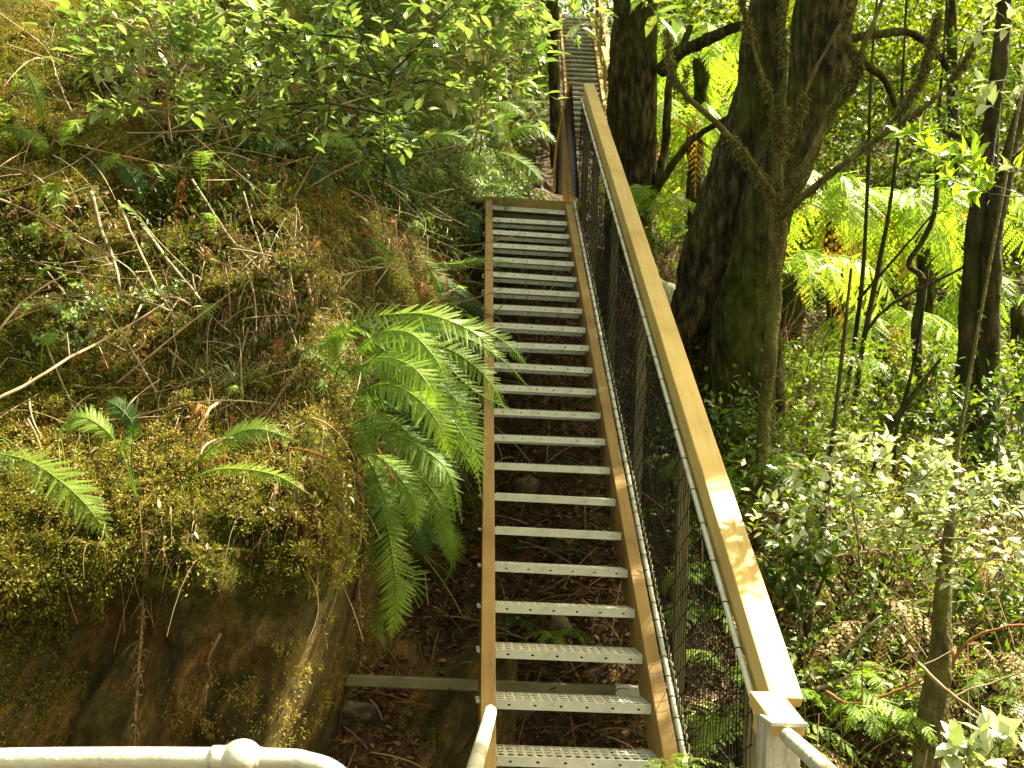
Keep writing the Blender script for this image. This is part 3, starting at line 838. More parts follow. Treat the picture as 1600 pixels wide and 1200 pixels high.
bank_fern('sunlit yellow green fern on the bank near the stair head', (790, 230), [
    ([(770, 225), (800, 205), (840, 200), (880, 235)], 22, .4, M['fern_lime']),
    ([(770, 235), (800, 245), (830, 265), (850, 290)], 22, .4, M['fern']),
    ([(760, 230), (740, 250), (725, 275), (718, 300)], 22, .4, M['fern']),
    ([(780, 220), (790, 180), (815, 160), (850, 165)], 20, .3, M['fern']),
    ([(765, 220), (735, 205), (705, 215), (690, 240)], 22, .4, M['fern_dark'])], M['fern'])
bank_fern('yellow lit fern frond in the hollow left of the stair head', (700, 262), [
    ([(692, 255), (705, 262), (720, 272), (734, 286)], 13, .4, M['fern_lime']),
    ([(690, 250), (720, 245), (745, 258), (760, 280)], 20, .3, M['fern'])], M['fern_lime'])
bank_fern('thin fern drooping over dry rootlets in mid bank', (560, 372), [
    ([(560, 372), (585, 378), (605, 392), (620, 410)], 16, .15, M['fern']),
    ([(555, 380), (575, 400), (592, 425), (598, 455)], 18, .12, M['fern_dark'])], M['fern'])
bank_fern('dead rust brown frond lying above the hanging roots', (455, 700), [
    ([(452, 700), (475, 703), (500, 711), (524, 720)], 9, .2, M['fern_dead']),
    ([(505, 720), (515, 735), (520, 750), (522, 765)], 6, .1, M['fern_dead'])], M['fern_dead'])

bank_fern('dark drooping fern in the hollow beside the topmost treads', (705, 330), [
    ([(700, 318), (720, 330), (738, 352), (748, 385)], 22, .25, M['fern_dark']), ([(690, 320), (668, 330), (650, 350), (640, 378)], 22, .25, M['fern_dark']),
    ([(700, 322), (706, 350), (704, 378), (698, 400)], 18, .2, M['fern_dark']), ([(695, 315), (670, 300), (650, 300), (630, 312)], 20, .25, M['fern_dark'])], M['fern_dark'])
bank_fern('green fern high on the bank under the pale slanting stems', (760, 170), [
    ([(752, 168), (775, 160), (800, 165), (825, 185)], 18, .4, M['fern']), ([(750, 172), (730, 165), (705, 172), (690, 190)], 18, .4, M['fern']),
    ([(755, 175), (768, 195), (772, 215), (770, 240)], 16, .4, M['fern_dark']), ([(748, 175), (735, 195), (728, 215), (728, 238)], 16, .4, M['fern_dark'])], M['fern'])
bank_fern('bracken like fern behind the middle shrub', (480, 235), [
    ([(475, 235), (500, 215), (530, 215), (560, 235)], 24, .25, M['fern']), ([(470, 238), (445, 222), (415, 225), (385, 245)], 24, .25, M['fern_dark']),
    ([(478, 240), (495, 262), (503, 290), (500, 325)], 24, .2, M['fern_dark'])], M['fern_dark'])
bank_fern('fern hanging in shade below the level twig on the left', (180, 255), [
    ([(175, 252), (195, 262), (212, 285), (220, 315)], 22, .15, M['fern_dark']), ([(170, 255), (150, 262), (132, 285), (126, 310)], 20, .15, M['fern_dark'])], M['fern_dark'])

# --- generic fern clumps (prototype, then copies)
def proto_fern(n, L, half, mat, tpl, arch=.5, lab=''):
    r = thing('fern', lab, 'fern', (0, 0, 0))
    for k in range(n):
        a = k / n * 2 * math.pi + rng.normal() * .25
        e = R(rng.uniform(38, 68)); l = L * rng.uniform(.75, 1.15)
        d = np.array([math.cos(a), math.sin(a), 0])
        p1 = d * l * .42 * math.cos(e) + ZV * l * .45 * math.sin(e)
        p2 = d * l * .75 + ZV * l * (.42 * math.sin(e) - arch * .12)
        p3 = d * l * 1.0 + ZV * l * (.25 * math.sin(e) - arch * .42)
        frond_obj(r, [np.zeros(3), p1, p2, p3], half * rng.uniform(.85, 1.15), nrm(ZV + d * .3), mat, n=24, tpl=tpl, stalk=.15)
    return r


fp = {'mid': proto_fern(9, .75, .15, M['fern'], PIN_MID), 'dark': proto_fern(8, .6, .12, M['fern_dark'], PIN_MID), 'lime': proto_fern(8, .5, .10, M['fern_lime'], PIN_MID)}
used = {}


def put_fern(kind, px_, py_, z, s, label, tilt=(0, 0), group='ferns on the forest floor'):
    loc = P(px_, py_, z)
    if kind not in used:
        used[kind] = 1; o = fp[kind]; o.location = [float(c) for c in loc]; o.scale = (s, s, s); o.rotation_euler = (tilt[0], tilt[1], rng.uniform(0, 6)); o['label'] = label; o['group'] = group
        return o
    return copy_tree(fp[kind], loc, rng.uniform(0, 6), s, label, group, tilt)


put_fern('lime', 870, 1010, 5.3, .42, 'small bright fern peeping up behind the third tread from the bottom')
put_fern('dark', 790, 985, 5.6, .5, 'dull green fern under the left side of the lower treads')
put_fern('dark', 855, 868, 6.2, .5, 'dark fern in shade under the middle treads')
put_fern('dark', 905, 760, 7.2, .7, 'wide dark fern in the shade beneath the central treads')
put_fern('lime', 1066, 1222, 4.0, .42, 'lime fern tip poking up at the bottom edge beside the lowest tread')
put_fern('mid', 1120, 930, 5.9, .75, 'fern behind the wire mesh at mid height')
put_fern('mid', 1150, 1080, 5.3, .75, 'fern behind the lower wire mesh')
put_fern('mid', 1095, 760, 6.9, .8, 'shaded fern behind the upper wire mesh')
put_fern('mid', 1180, 1180, 4.9, .7, 'fern behind the mesh beside the square steel post')
put_fern('mid', 1010, 345, 9.2, 1.0, 'arching fern between the handrail and the black double trunk')
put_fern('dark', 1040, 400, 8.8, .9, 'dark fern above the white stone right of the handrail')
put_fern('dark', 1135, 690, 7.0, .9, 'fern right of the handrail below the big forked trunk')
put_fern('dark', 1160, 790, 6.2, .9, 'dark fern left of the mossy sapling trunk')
put_fern('lime', 1265, 600, 9.5, 1.3, 'green fern lit by the sun below the yellowing tree fern')
put_fern('mid', 1330, 620, 10, 1.2, 'fern under the thin dark saplings')
put_fern('mid', 1560, 1085, 5.2, .55, 'small fern hanging right of the leaning trunk')
put_fern('lime', 1385, 1145, 4.6, .55, 'yellow green fern at the foot of the leaning trunk')
put_fern('mid', 1300, 1130, 4.8, .6, 'fern on the sunlit litter beside the square steel post')
put_fern('mid', 790, 330, 9.6, .8, 'fern beside the uppermost tread of the near flight')

put_fern('mid', 1092, 985, 5.7, .7, 'fern pressed low behind the wire mesh by the second tread')
put_fern('lime', 1118, 1165, 5.0, .9, 'lime fern behind the foot of the wire mesh')
put_fern('mid', 1062, 850, 6.5, .75, 'fern behind the wire mesh halfway down the flight')
put_fern('mid', 1215, 745, 6.4, .55, 'fern between the mossy sapling and the dark bush')
put_fern('lime', 1345, 1075, 5.0, .55, 'bright fern in the sunlit litter beside the red stick')

# --- tree ferns
def tree_fern(label, top, nf, L, half, trunk_h, mat, dead=0, lean=0):
    T = np.array(top, float); base = T - ZV * trunk_h + np.array([lean, 0, 0])
    r = thing('tree_fern', label, 'tree fern', base, 'tree ferns in the gully')
    g = Geo(); tube(g, [base, (base + T) / 2 + np.array([.05, 0, 0]), T], [.13, .11, .09], 10, 16, .35, seed=5, freq=14); g.build('trunk', M['bark_dark'], r)
    for k in range(nf):
        a = k / nf * 2 * math.pi + rng.normal() * .15; e = R(rng.uniform(20, 50)); l = L * rng.uniform(.85, 1.15)
        d = np.array([math.cos(a), math.sin(a), 0])
        frond_obj(r, [T, T + d * l * .28 + ZV * l * .26 * math.sin(e), T + d * l * .60 + ZV * l * (.12 * math.sin(e)), T + d * l * .82 - ZV * l * .22, T + d * l * .90 - ZV * l * .52],
                  half * .8, nrm(ZV + d * .35), mat, n=34, tpl=PIN_MID, droop=.75, rr=.012, stalk=.1)
    for k in range(dead):
        a = rng.uniform(0, 6.28); d = np.array([math.cos(a), math.sin(a), 0])
        frond_obj(r, [T, T + d * .35 * L, T + d * .5 * L - ZV * .4 * L, T + d * .55 * L - ZV * .85 * L], half * .5, nrm(d + ZV * .2), M['yellow_frond'], n=20, tpl=PIN_LO, droop=.5, rr=.01)
    return r


tree_fern('brilliant tree fern crown glowing between the double trunk and the forked trunk', P(1095, 95, 12.8), 19, 1.25, .36, 3.2, M['tree_fern'])
tree_fern('lower glowing tree fern drooping in the gap between the double trunk and the forked trunk', P(1085, 205, 11.6), 16, 1.15, .32, 1.9, M['tree_fern'], 2)
tree_fern('tall sunlit tree fern spreading right of the forked trunk', P(1300, 335, 12.8), 20, 1.75, .48, 2.6, M['tree_fern'], 4)
tree_fern('sunlit tree fern left of the paired mossy trunks', P(1440, 335, 13.6), 20, 1.7, .46, 2.8, M['tree_fern'], 3)
tree_fern('lower tree fern with yellowing skirt hard against the forked trunk', P(1235, 430, 10.5), 10, 1.1, .3, 1.6, M['tree_fern'], 5)
tree_fern('short tree fern in the gully below the two sunlit crowns', P(1375, 520, 12.0), 12, 1.2, .34, 1.5, M['tree_fern'], 3)
tree_fern('shaded tree fern at the right edge behind the paired trunks', P(1590, 480, 13.5), 12, 1.5, .4, 2.4, M['fern'], 2)
tree_fern('small tree fern lit pale green beneath the dark saplings', P(1250, 655, 9.0), 9, .62, .17, .9, M['tree_fern'], 2)

# --- shrubs
def shrub(name, label, polys, base, lm, smat, cat='shrub', **k):
    r = thing(name, label, cat, base)
    stems_and_leaves(r, polys, lm, smat, **k)
    return r


def pp(z, *pts):
    return [P(a[0], a[1], (a[2] if len(a) > 2 else z) + rng.normal() * .05) for a in pts]


SH = dict(leaf=(.082, .040), flat=1.7, twigs=14, twig_len=(.07, .26), per=4, rad=.006, upbias=.15)
shrub('shrub', 'glossy leaved shrub on a dark upright stem in the middle of the bank top', [
    pp(4.9, (597, 310, 5.6), (598, 200, 5.2), (605, 115)), pp(4.8, (603, 130), (520, 105), (420, 120), (335, 105)), pp(4.8, (605, 120), (660, 60), (705, 10)),
    pp(4.8, (600, 130), (560, 50), (520, -20)), pp(4.8, (598, 180), (500, 160), (430, 200)), pp(4.7, (560, 60), (470, 50), (410, 20)), pp(4.9, (600, 150), (660, 130), (700, 140)),
    pp(4.8, (480, 110), (440, 70), (400, 60)), pp(4.8, (480, 160), (400, 165), (360, 150))],
    P(597, 310, 5.6), M['shrub'], M['dark_stem'], **SH)
shrub('shrub', 'glossy shrub with pale slanting stems left of the far stair', [
    pp(5.2, (738, 235, 6), (765, 110), (792, -10)), pp(5.2, (750, 240, 6), (758, 120), (733, -20)), pp(5, (760, 110), (800, 75), (835, 62)), pp(5, (765, 120), (795, 128), (825, 125)),
    pp(5.1, (755, 130), (700, 90), (660, 85)), pp(5, (780, 30), (810, 20), (835, 5)), pp(5.1, (740, 60), (690, 30), (650, 0))],
    P(745, 238, 6), M['shrub'], M['twig'], **SH)
shrub('shrub', 'glossy shrub with sparse twigs over the top left of the bank', [
    pp(5, (268, 225, 5.6), (262, 140), (300, 70), (312, -10)), pp(4.9, (264, 150), (200, 110), (150, 95)), pp(4.9, (275, 110), (235, 50), (215, -10)), pp(4.9, (290, 90), (340, 110), (385, 75)),
    pp(4.9, (266, 170), (320, 160), (360, 175)), pp(4.9, (262, 180), (215, 160), (170, 165)), pp(4.9, (300, 60), (350, 20), (380, -10)), pp(4.9, (240, 60), (170, 30), (130, 60))],
    P(268, 225, 5.6), M['shrub'], M['twig'], **SH)
shrub('leafy_branch', 'spray of large glossy leaves hanging in from the top edge before the far stair',
      [pp(3.6, (960, -60), (985, -10), (1010, 20)), pp(3.6, (930, -50), (915, 0), (908, 30)), pp(3.6, (1000, -50), (1035, 0), (1050, 15))], P(965, -60, 3.6), M['shrub'], M['stem'], 'branch',
      leaf=(.085, .036), twigs=4, twig_len=(.04, .09), per=3, rad=.004)
shrub('leafy_branch', 'lime green trailing sprig crossing the distant upper flight',
      [pp(8, (893, -30), (898, 20), (906, 60))], P(890, -30, 8), M['fern_lime'], M['stem'], 'branch',
      leaf=(.045, .018), twigs=5, twig_len=(.03, .07), per=3, rad=.003)
PS = dict(leaf=(.048, .028), flat=1.5, twigs=11, twig_len=(.05, .2), per=4, rad=.004, upbias=-.05, spread=.9)
shrub('shrub', 'pale shrub with leaves white with sun glare right of the handrail', [
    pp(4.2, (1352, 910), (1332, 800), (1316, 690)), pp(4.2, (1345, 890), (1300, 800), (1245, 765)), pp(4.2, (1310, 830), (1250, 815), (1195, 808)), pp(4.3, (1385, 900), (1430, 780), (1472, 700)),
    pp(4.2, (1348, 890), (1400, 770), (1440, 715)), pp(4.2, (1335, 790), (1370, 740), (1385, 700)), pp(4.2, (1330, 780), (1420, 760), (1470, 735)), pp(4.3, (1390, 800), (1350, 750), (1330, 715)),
    pp(4.2, (1318, 740), (1270, 735), (1240, 735)), pp(4.1, (1350, 830), (1400, 815), (1460, 800))], P(1352, 910, 4.2), M['glare_shrub'], M['stem'], **PS)
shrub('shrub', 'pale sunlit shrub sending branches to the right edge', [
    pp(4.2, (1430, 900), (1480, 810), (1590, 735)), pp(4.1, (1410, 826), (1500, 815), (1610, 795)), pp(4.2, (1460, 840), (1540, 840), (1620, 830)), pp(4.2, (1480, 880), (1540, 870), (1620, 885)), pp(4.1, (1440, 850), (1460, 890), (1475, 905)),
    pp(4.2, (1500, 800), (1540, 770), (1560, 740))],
    P(1430, 900, 4.2), M['glare_shrub'], M['stem'], **PS)
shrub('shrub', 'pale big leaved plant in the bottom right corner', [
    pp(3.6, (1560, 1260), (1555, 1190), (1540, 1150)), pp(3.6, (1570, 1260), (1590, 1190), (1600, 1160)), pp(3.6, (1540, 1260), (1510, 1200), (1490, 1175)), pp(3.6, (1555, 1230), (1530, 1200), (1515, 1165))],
    P(1560, 1260, 3.6), M['glare_shrub'], M['stem'], leaf=(.085, .045), twigs=9, twig_len=(.04, .12), per=3, rad=.004)
shrub('leafy_branch', 'lime green leafy branch reaching in from the right edge', [
    pp(4.5, (1660, 320), (1560, 290), (1480, 255), (1425, 210)), pp(4.5, (1640, 260), (1570, 265), (1510, 240)), pp(4.5, (1640, 310), (1560, 310), (1490, 285)), pp(4.5, (1560, 280), (1500, 250), (1450, 240))],
    P(1660, 320, 4.5), M['fern_lime'], M['stem'], 'branch', leaf=(.085, .03), twigs=7, twig_len=(.04, .1), per=3, rad=.003)
shrub('leafy_branch', 'dark leafy bough drooping above the sunlit tree ferns', [
    pp(9.6, (1520, 20), (1450, 110), (1350, 190)), pp(9.6, (1510, 60), (1470, 180), (1400, 260)), pp(9.6, (1450, 110), (1400, 130), (1340, 120)), pp(9.6, (1480, 150), (1500, 220), (1490, 280)), pp(9.6, (1420, 140), (1370, 210), (1330, 250))],
    P(1520, 20, 9.6), M['under'], M['dark_stem'], 'branch', leaf=(.085, .036), twigs=9, twig_len=(.12, .4), per=5, rad=.007)
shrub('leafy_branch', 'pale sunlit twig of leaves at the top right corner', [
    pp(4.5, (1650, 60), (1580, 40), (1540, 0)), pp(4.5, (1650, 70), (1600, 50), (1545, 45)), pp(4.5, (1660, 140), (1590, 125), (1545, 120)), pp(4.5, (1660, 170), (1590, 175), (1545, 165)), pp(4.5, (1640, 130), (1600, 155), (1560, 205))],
    P(1660, 80, 4.5), M['glare_shrub'], M['stem'], 'branch', leaf=(.07, .03), twigs=6, twig_len=(.04, .1), per=3, rad=.003)
DK = dict(leaf=(.07, .034), twigs=12, twig_len=(.06, .16), per=4, rad=.005)
shrub('shrub', 'dark green bush in shade between the handrail and the pale shrub', [
    pp(5, (1250, 1000), (1235, 920), (1215, 860)), pp(5, (1250, 1000), (1265, 900), (1262, 830)), pp(5, (1245, 980), (1210, 930), (1190, 905)), pp(5, (1250, 950), (1225, 870), (1240, 820)), pp(5, (1250, 980), (1280, 930), (1300, 880))],
    P(1250, 1000, 5), M['under'], M['stem'], **DK)
shrub('shrub', 'mid green bush behind the pale shrub beneath the paired trunks', [
    pp(7.5, (1560, 830), (1545, 720), (1520, 640)), pp(7.5, (1560, 830), (1590, 720), (1600, 640)), pp(7.5, (1555, 800), (1500, 700), (1470, 660)), pp(7.5, (1560, 780), (1560, 680), (1565, 620))],
    P(1560, 830, 7.5), M['under'], M['stem'], leaf=(.10, .04), twigs=11, twig_len=(.1, .3), per=4, rad=.007)
shrub('shrub', 'dark leafy bush low at the right edge behind the leaning trunk', [
    pp(5.5, (1560, 1060), (1550, 980), (1530, 930)), pp(5.5, (1570, 1060), (1600, 980), (1610, 920)), pp(5.5, (1560, 1050), (1500, 1000), (1490, 950))],
    P(1560, 1060, 5.5), M['under'], M['stem'], **DK)
BU = dict(leaf=(.045, .022), twigs=14, twig_len=(.08, .25), per=5, rad=.004, upbias=.3)
shrub('shrub', 'twiggy yellow green bush on the sunlit litter left of the leaning trunk', [pp(5.4, (1330, 1100), (1320, 1020), (1290, 950)), pp(5.4, (1330, 1100), (1345, 1020), (1360, 930)), pp(5.4, (1330, 1090), (1380, 1030), (1410, 960)), pp(5.4, (1328, 1060), (1300, 1020), (1265, 1010))], P(1330, 1100, 5.4), M['cover'], M['stem'], **BU)
shrub('shrub', 'small bush pressed against the foot of the leaning trunk', [pp(4.9, (1410, 1190), (1400, 1120), (1370, 1070)), pp(4.9, (1410, 1190), (1430, 1120), (1440, 1060)), pp(4.9, (1405, 1180), (1360, 1140), (1330, 1120))], P(1410, 1190, 4.9), M['cover'], M['stem'], **BU)
shrub('shrub', 'loose bush of small leaves right of the leaning trunk', [pp(5.6, (1540, 1040), (1530, 960), (1510, 880)), pp(5.6, (1545, 1040), (1570, 960), (1590, 900)), pp(5.6, (1540, 1020), (1500, 970), (1490, 930)), pp(5.6, (1550, 1000), (1590, 980), (1620, 960))], P(1540, 1040, 5.6), M['cover'], M['stem'], **BU)
shrub('shrub', 'low dark bush between the steel post and the thin leaning sapling', [pp(5.0, (1235, 1130), (1225, 1060), (1205, 1010)), pp(5.0, (1235, 1130), (1250, 1070), (1262, 1020)), pp(5.0, (1240, 1120), (1280, 1080), (1300, 1050))], P(1235, 1130, 5.0), M['under'], M['stem'], **BU)
shrub('shrub', 'bright small leaved bush under the crooked sapling', [pp(8.5, (1425, 740), (1420, 660), (1400, 590)), pp(8.5, (1425, 740), (1440, 650), (1460, 580)), pp(8.5, (1425, 730), (1380, 670), (1350, 640)), pp(8.5, (1430, 720), (1470, 670), (1490, 620))], P(1425, 740, 8.5), M['cover'], M['stem'], leaf=(.07, .034), twigs=14, twig_len=(.1, .35), per=5, rad=.006)
shrub('shrub', 'dark tangled bush right of the handrail below the forked trunk', [pp(6.6, (1150, 800), (1140, 720), (1120, 660)), pp(6.6, (1150, 800), (1165, 720), (1175, 650)), pp(6.6, (1150, 790), (1120, 750), (1105, 730)), pp(6.6, (1150, 760), (1180, 700), (1230, 680))], P(1150, 800, 6.6), M['under'], M['dark_stem'], leaf=(.05, .02), twigs=14, twig_len=(.08, .3), per=5, rad=.005)
shrub('shrub', 'scrubby bush behind the pale shrub in the middle of the right slope', [pp(6.2, (1400, 900), (1390, 820), (1360, 770)), pp(6.2, (1400, 900), (1430, 820), (1450, 760)), pp(6.2, (1395, 890), (1340, 840), (1300, 800)), pp(6.2, (1405, 880), (1470, 840), (1520, 800))], P(1400, 900, 6.2), M['cover'], M['stem'], leaf=(.055, .026), twigs=15, twig_len=(.1, .3), per=5, rad=.005)
shrub('creeping_plant', 'low bright small leaved plant under the crossing dead branches', [
    path([(90, 520), (130, 490), (170, 470)], .08), path([(120, 530), (110, 500), (80, 485)], .08), path([(200, 480), (240, 465), (280, 455)], .1), path([(150, 520), (120, 535), (60, 530)], .08), path([(160, 500), (150, 470), (135, 450)], .08)],
    P(120, 520, hit(120, 520)), M['shrub'], M['stem'], 'plant', leaf=(.022, .013), twigs=40, twig_len=(.03, .08), per=5, rad=.002)
g = Geo(); r = thing('grass_tuft', 'tuft of arching green grass above the pale fern', 'grass tuft', P(372, 612, hit(372, 612)))
b = np.tile(P(372, 606, hit(372, 606) - .03), (34, 1)) + rng.normal(size=(34, 3)) * .012
d = nrm(rdir(34) * np.array([1, .5, .4]) + ZV * .8 - C_F * .4); l = rng.uniform(.12, .24, 34)[:, None]
many_tubes(g, b, b + d * l * .6, b + d * l + np.array([0, 0, -.07]) * rng.uniform(.3, 1.6, (34, 1)), np.full(34, .0022), 3, 6); g.build('blades', M['shrub'], r)

# --- bare branches, traced
def branch(label, pts, r0, mat, z=None, sub=3, cat='branch', off=.12):
    w = path(pts, off) if z is None else pathz(pts, z)
    w = smooth_path(w, 22); w = w + np.cumsum(rng.normal(size=w.shape), 0) * .0016
    g = Geo(); tube(g, w, [r0, r0 * .5], 7, None)
    for k in range(sub):
        i = rng.integers(4, 20); d = nrm((w[i] - w[i - 3]) * 4 + rdir(1)[0] * .6 + ZV * rng.normal() * .3); l = rng.uniform(.08, .3)
        tube(g, np.array([w[i], w[i] + d * l * .5 + rdir(1)[0] * .012, w[i] + d * l]), [r0 * .45, r0 * .15], 5, 8)
    o = g.build('bare_branch', mat)
    return tag(o, label, cat, 'bare branches on the bank')


tw, tl = M['twig'], M['twig_lichen']
branch('long pale bare branch falling from the left edge across the bank', [(-20, 303), (60, 337), (125, 370), (175, 400), (210, 425), (242, 472)], .006, tw, off=.3)
branch('bowed bare branch rising from the left edge', [(-20, 530), (0, 515), (37, 472), (100, 432), (172, 415)], .0065, tw, off=.28)
branch('straight pale branch slanting up from the lower left edge to the fork', [(-40, 640), (40, 600), (105, 564), (192, 515), (257, 476)], .0075, tw, off=.33)
branch('thin pale branch slanting down to the forked twig ends', [(185, 315), (212, 380), (250, 460), (279, 500)], .007, tw, off=.3)
branch('thick lichen spotted branch hanging nearly upright on the bank', [(143, 300), (155, 350), (175, 400), (187, 462)], .012, tl, off=.2, sub=1)
branch('short pale branch lying level below the crossing twigs', [(188, 462), (225, 472), (302, 500)], .007, tl, off=.26)
branch('short lichen crusted stick slanting right above a dark hollow', [(222, 352), (265, 407), (316, 472)], .010, tl, off=.2, sub=1)
branch('slanting branch above the dry rootlets in mid bank', [(300, 280), (350, 355), (400, 412), (440, 450)], .007, tl, off=.15)
branch('fine level twig crossing behind the pale branch', [(62, 410), (107, 411), (215, 392)], .0035, tw, off=.25)
branch('curved bare branch at the dark top left corner', [(-10, 15), (65, 70), (87, 120), (108, 174)], .007, tw, off=.2)
branch('long thin twig lying level below the left shrub', [(85, 220), (175, 240), (272, 260), (330, 262)], .004, tw, off=.25)
branch('upright pale twig among the left shrub leaves', [(265, 152), (285, 110), (306, 72)], .005, tw, off=.35)
branch('hooked twig at the left edge above the crossing branches', [(-10, 258), (40, 268), (70, 285), (74, 312), (50, 330)], .005, tw, off=.3)
branch('dark root curving down beside the pale fern', [(350, 622), (325, 640), (305, 668)], .009, tl, off=.08, sub=0)
branch('dark twig lying level above the small arching fern', [(110, 602), (170, 605), (250, 602)], .006, M['stem'], off=.06, sub=1)
branch('slender twig leaning up right of the dark fern', [(602, 300), (620, 210), (640, 190)], .004, tw, off=.3)
branch('thin twig drooping across the dark fern fronds', [(505, 132), (560, 172), (640, 195)], .004, tw, off=.4)
branch('dangling broken twigs at the middle of the bank', [(380, 300), (410, 400), (440, 480), (470, 560)], .005, tl, off=.12)

# --- hanging roots over the rock face
def hroot(label, x0, y0, x1, y1, r0, hairy=40, mat='root'):
    a = P(x0, y0, hit(x0, y0) - .06); zb = np.linalg.norm(a)
    e = P(x1, y1, (hit(x0, y0) + hit(x1, y1)) / 2 - .05)
    w = smooth_path([a, (a * .6 + e * .4) + rdir(1)[0] * .03, (a * .3 + e * .7) + rdir(1)[0] * .03, e], 18)
    g = Geo(); tube(g, w, [r0, r0 * .5], 6, None, .3, seed=int(x0), freq=40)
    i = rng.integers(0, 17, hairy); b = w[i]; d = nrm(rdir(hairy) - ZV * .9); l = rng.uniform(.02, .08, hairy)[:, None]
    many_tubes(g, b, b + d * l * .6, b + d * l * .8 - ZV * l * .5, np.full(hairy, .0016), 3, 4)
    cl = hairy * 3; i = rng.integers(0, 18, cl)
    q = w[i] + rdir(cl) * r0 * 1.6
    leaves(g, q, rdir(cl) - ZV * .5, rdir(cl), np.full(cl, .016), np.full(cl, .009), True)
    o = g.build('hanging_root', M[mat]); tag(o, label, 'root', 'roots hanging down the rock face')


hroot('longest hairy root hanging down the middle of the rock face', 228, 830, 210, 1170, .008, 90)
hroot('thin red root string beside the longest hairy root', 256, 840, 258, 940, .003, 12)
hroot('matted root hanging under the two frond pale fern', 432, 758, 422, 855, .014, 90)
hroot('coiled brown root with curled loops above the bare rock', 485, 716, 502, 860, .010, 60)
hroot('straight thin root thread right of the coiled root', 506, 640, 511, 815, .004, 12)
hroot('furry brown root dangling at the rock corner', 565, 880, 562, 1030, .016, 150)
hroot('shaggy root hanging left of the big fern', 535, 740, 525, 880, .010, 110)
hroot('root clad in moss below the left edge fern', 72, 830, 70, 900, .010, 70, 'moss')
hroot('mossy root hanging from the lip beside the dark hollow', 160, 850, 158, 960, .006, 60, 'moss')
hroot('fibrous root bundle draped over the dry bank', 478, 430, 482, 570, .012, 120)
hroot('short twisted root below the small arching fern', 300, 800, 292, 890, .006, 40)
hroot('root strand trailing over the orange rock', 460, 800, 505, 990, .007, 80)
hroot('pale root tip stuck to the rock below the orange patch', 345, 990, 322, 1070, .005, 6)

# --- stuff on the bank: moss, rootlets, leaves
def bank_samples(n, xr=(-3.6, -.2), zr=(-2.2, 4.6)):
    """points spread evenly over the bank's own area, with normals"""
    n3 = n * 3; x = rng.uniform(*xr, n3); z = rng.uniform(*zr, n3); e = .02
    gxx = (bank_y(x + e, z) - bank_y(x - e, z)) / (2 * e); gzz = (bank_y(x, z + e) - bank_y(x, z - e)) / (2 * e)
    w = np.sqrt(1 + gxx ** 2 + gzz ** 2).clip(1, 7)
    k = np.where(rng.random(n3) < w / 4.2)[0][:n]
    x, z = x[k], z[k]
    return np.stack([x, bank_y(x, z), z], -1), -nrm(np.stack([-gxx[k], np.ones(len(k)), -gzz[k]], -1))


# moss: small sprigs
p, nn = bank_samples(420000, zr=(-2.0, 4.4))
mask = fbm(np.stack([p[:, 0], p[:, 2], 0 * p[:, 0]], -1) * 1.25, 41, 4)
near = np.exp(-((p[:, 0] + 2.05) / .6) ** 2) * 1.4 * (p[:, 2] < 0.15) * (p[:, 2] > -1.3)           # thick on the left
lip = np.exp(-((p[:, 2] + .02) / .28) ** 2) * .55
rockout = ((p[:, 2] < -.35) & (p[:, 0] > -1.55)) * .75
pr_ = np.clip(.30 + mask * .9 + near * 1.1 + lip - rockout + .02 + .22 * (p[:, 2] > 0), 0, 1)
k = rng.random(len(p)) < pr_ * .75
p, nn = p[k], nn[k]
g = Geo()
sel = rng.permutation(len(p))[:15000]
c0, cn = p[sel], nn[sel]; per = 46
rad = rng.uniform(.014, .06, (len(c0), 1, 1)) * (.7 + .6 * rng.random((len(c0), 1, 1)))
d = nrm(cn[:, None] * .75 + rng.normal(size=(len(c0), per, 3)) * .6)
q = c0[:, None] + d * rad * rng.uniform(.55, 1.05, (len(c0), per, 1)) - ZV * rad * .5 * rng.random((len(c0), per, 1))
q = q.reshape(-1, 3); d = d.reshape(-1, 3); m_ = len(q)
s = rng.uniform(.007, .021, m_)
leaves(g, q, nrm(d + rdir(m_) * .7 - ZV * .25), rdir(m_) + d, s, s * .34, True)
sel = rng.permutation(len(p))[:110000]; p, nn = p[sel], nn[sel]; m_ = len(p); s = rng.uniform(.006, .016, m_)
leaves(g, p + nn * rng.uniform(0, .02, (m_, 1)), nrm(nn * .7 + rdir(m_) - ZV * .3), rdir(m_) + nn, s, s * .5, True)
tag(g.build('moss', M['moss']), 'golden green moss cushions on the bank', 'moss', kind='stuff')

# rootlets and dry stalks hanging off the bank
p, nn = bank_samples(62000, xr=(-3.4, -.3), zr=(-.3, 4.6))
mask = fbm(np.stack([p[:, 0] * .8, p[:, 2] * .8, 0 * p[:, 0]], -1) * 1.4, 55, 3) + np.exp(-((p[:, 0] + 1.35) / .5) ** 2) * np.exp(-((p[:, 2] - .7) / .8) ** 2) * 1.3
k = rng.random(len(p)) < np.clip(mask * .6, 0.02, 1) * .36
p, nn = p[k], nn[k]; m_ = len(p)
l = rng.uniform(.06, .34, m_)[:, None]
d0 = nrm(nn * .8 + rdir(m_) * .7)
g = Geo(); many_tubes(g, p, p + d0 * l * .35 + rdir(m_) * .03, p + d0 * l * .28 - ZV * l * rng.uniform(.3, 1.0, (m_, 1)) + rdir(m_) * l * .45, rng.uniform(.0009, .0030, m_), 3, 6)
p, nn = bank_samples(9000, xr=(-1.9, -.45), zr=(.05, 2.0)); k = rng.random(len(p)) < np.exp(-((p[:, 0] + 1.25 - .12 * p[:, 2]) / .34) ** 2) * np.exp(-((p[:, 2] - .8) / .6) ** 2) * .6
p, nn = p[k], nn[k]; m_ = len(p); l = rng.uniform(.12, .42, m_)[:, None]
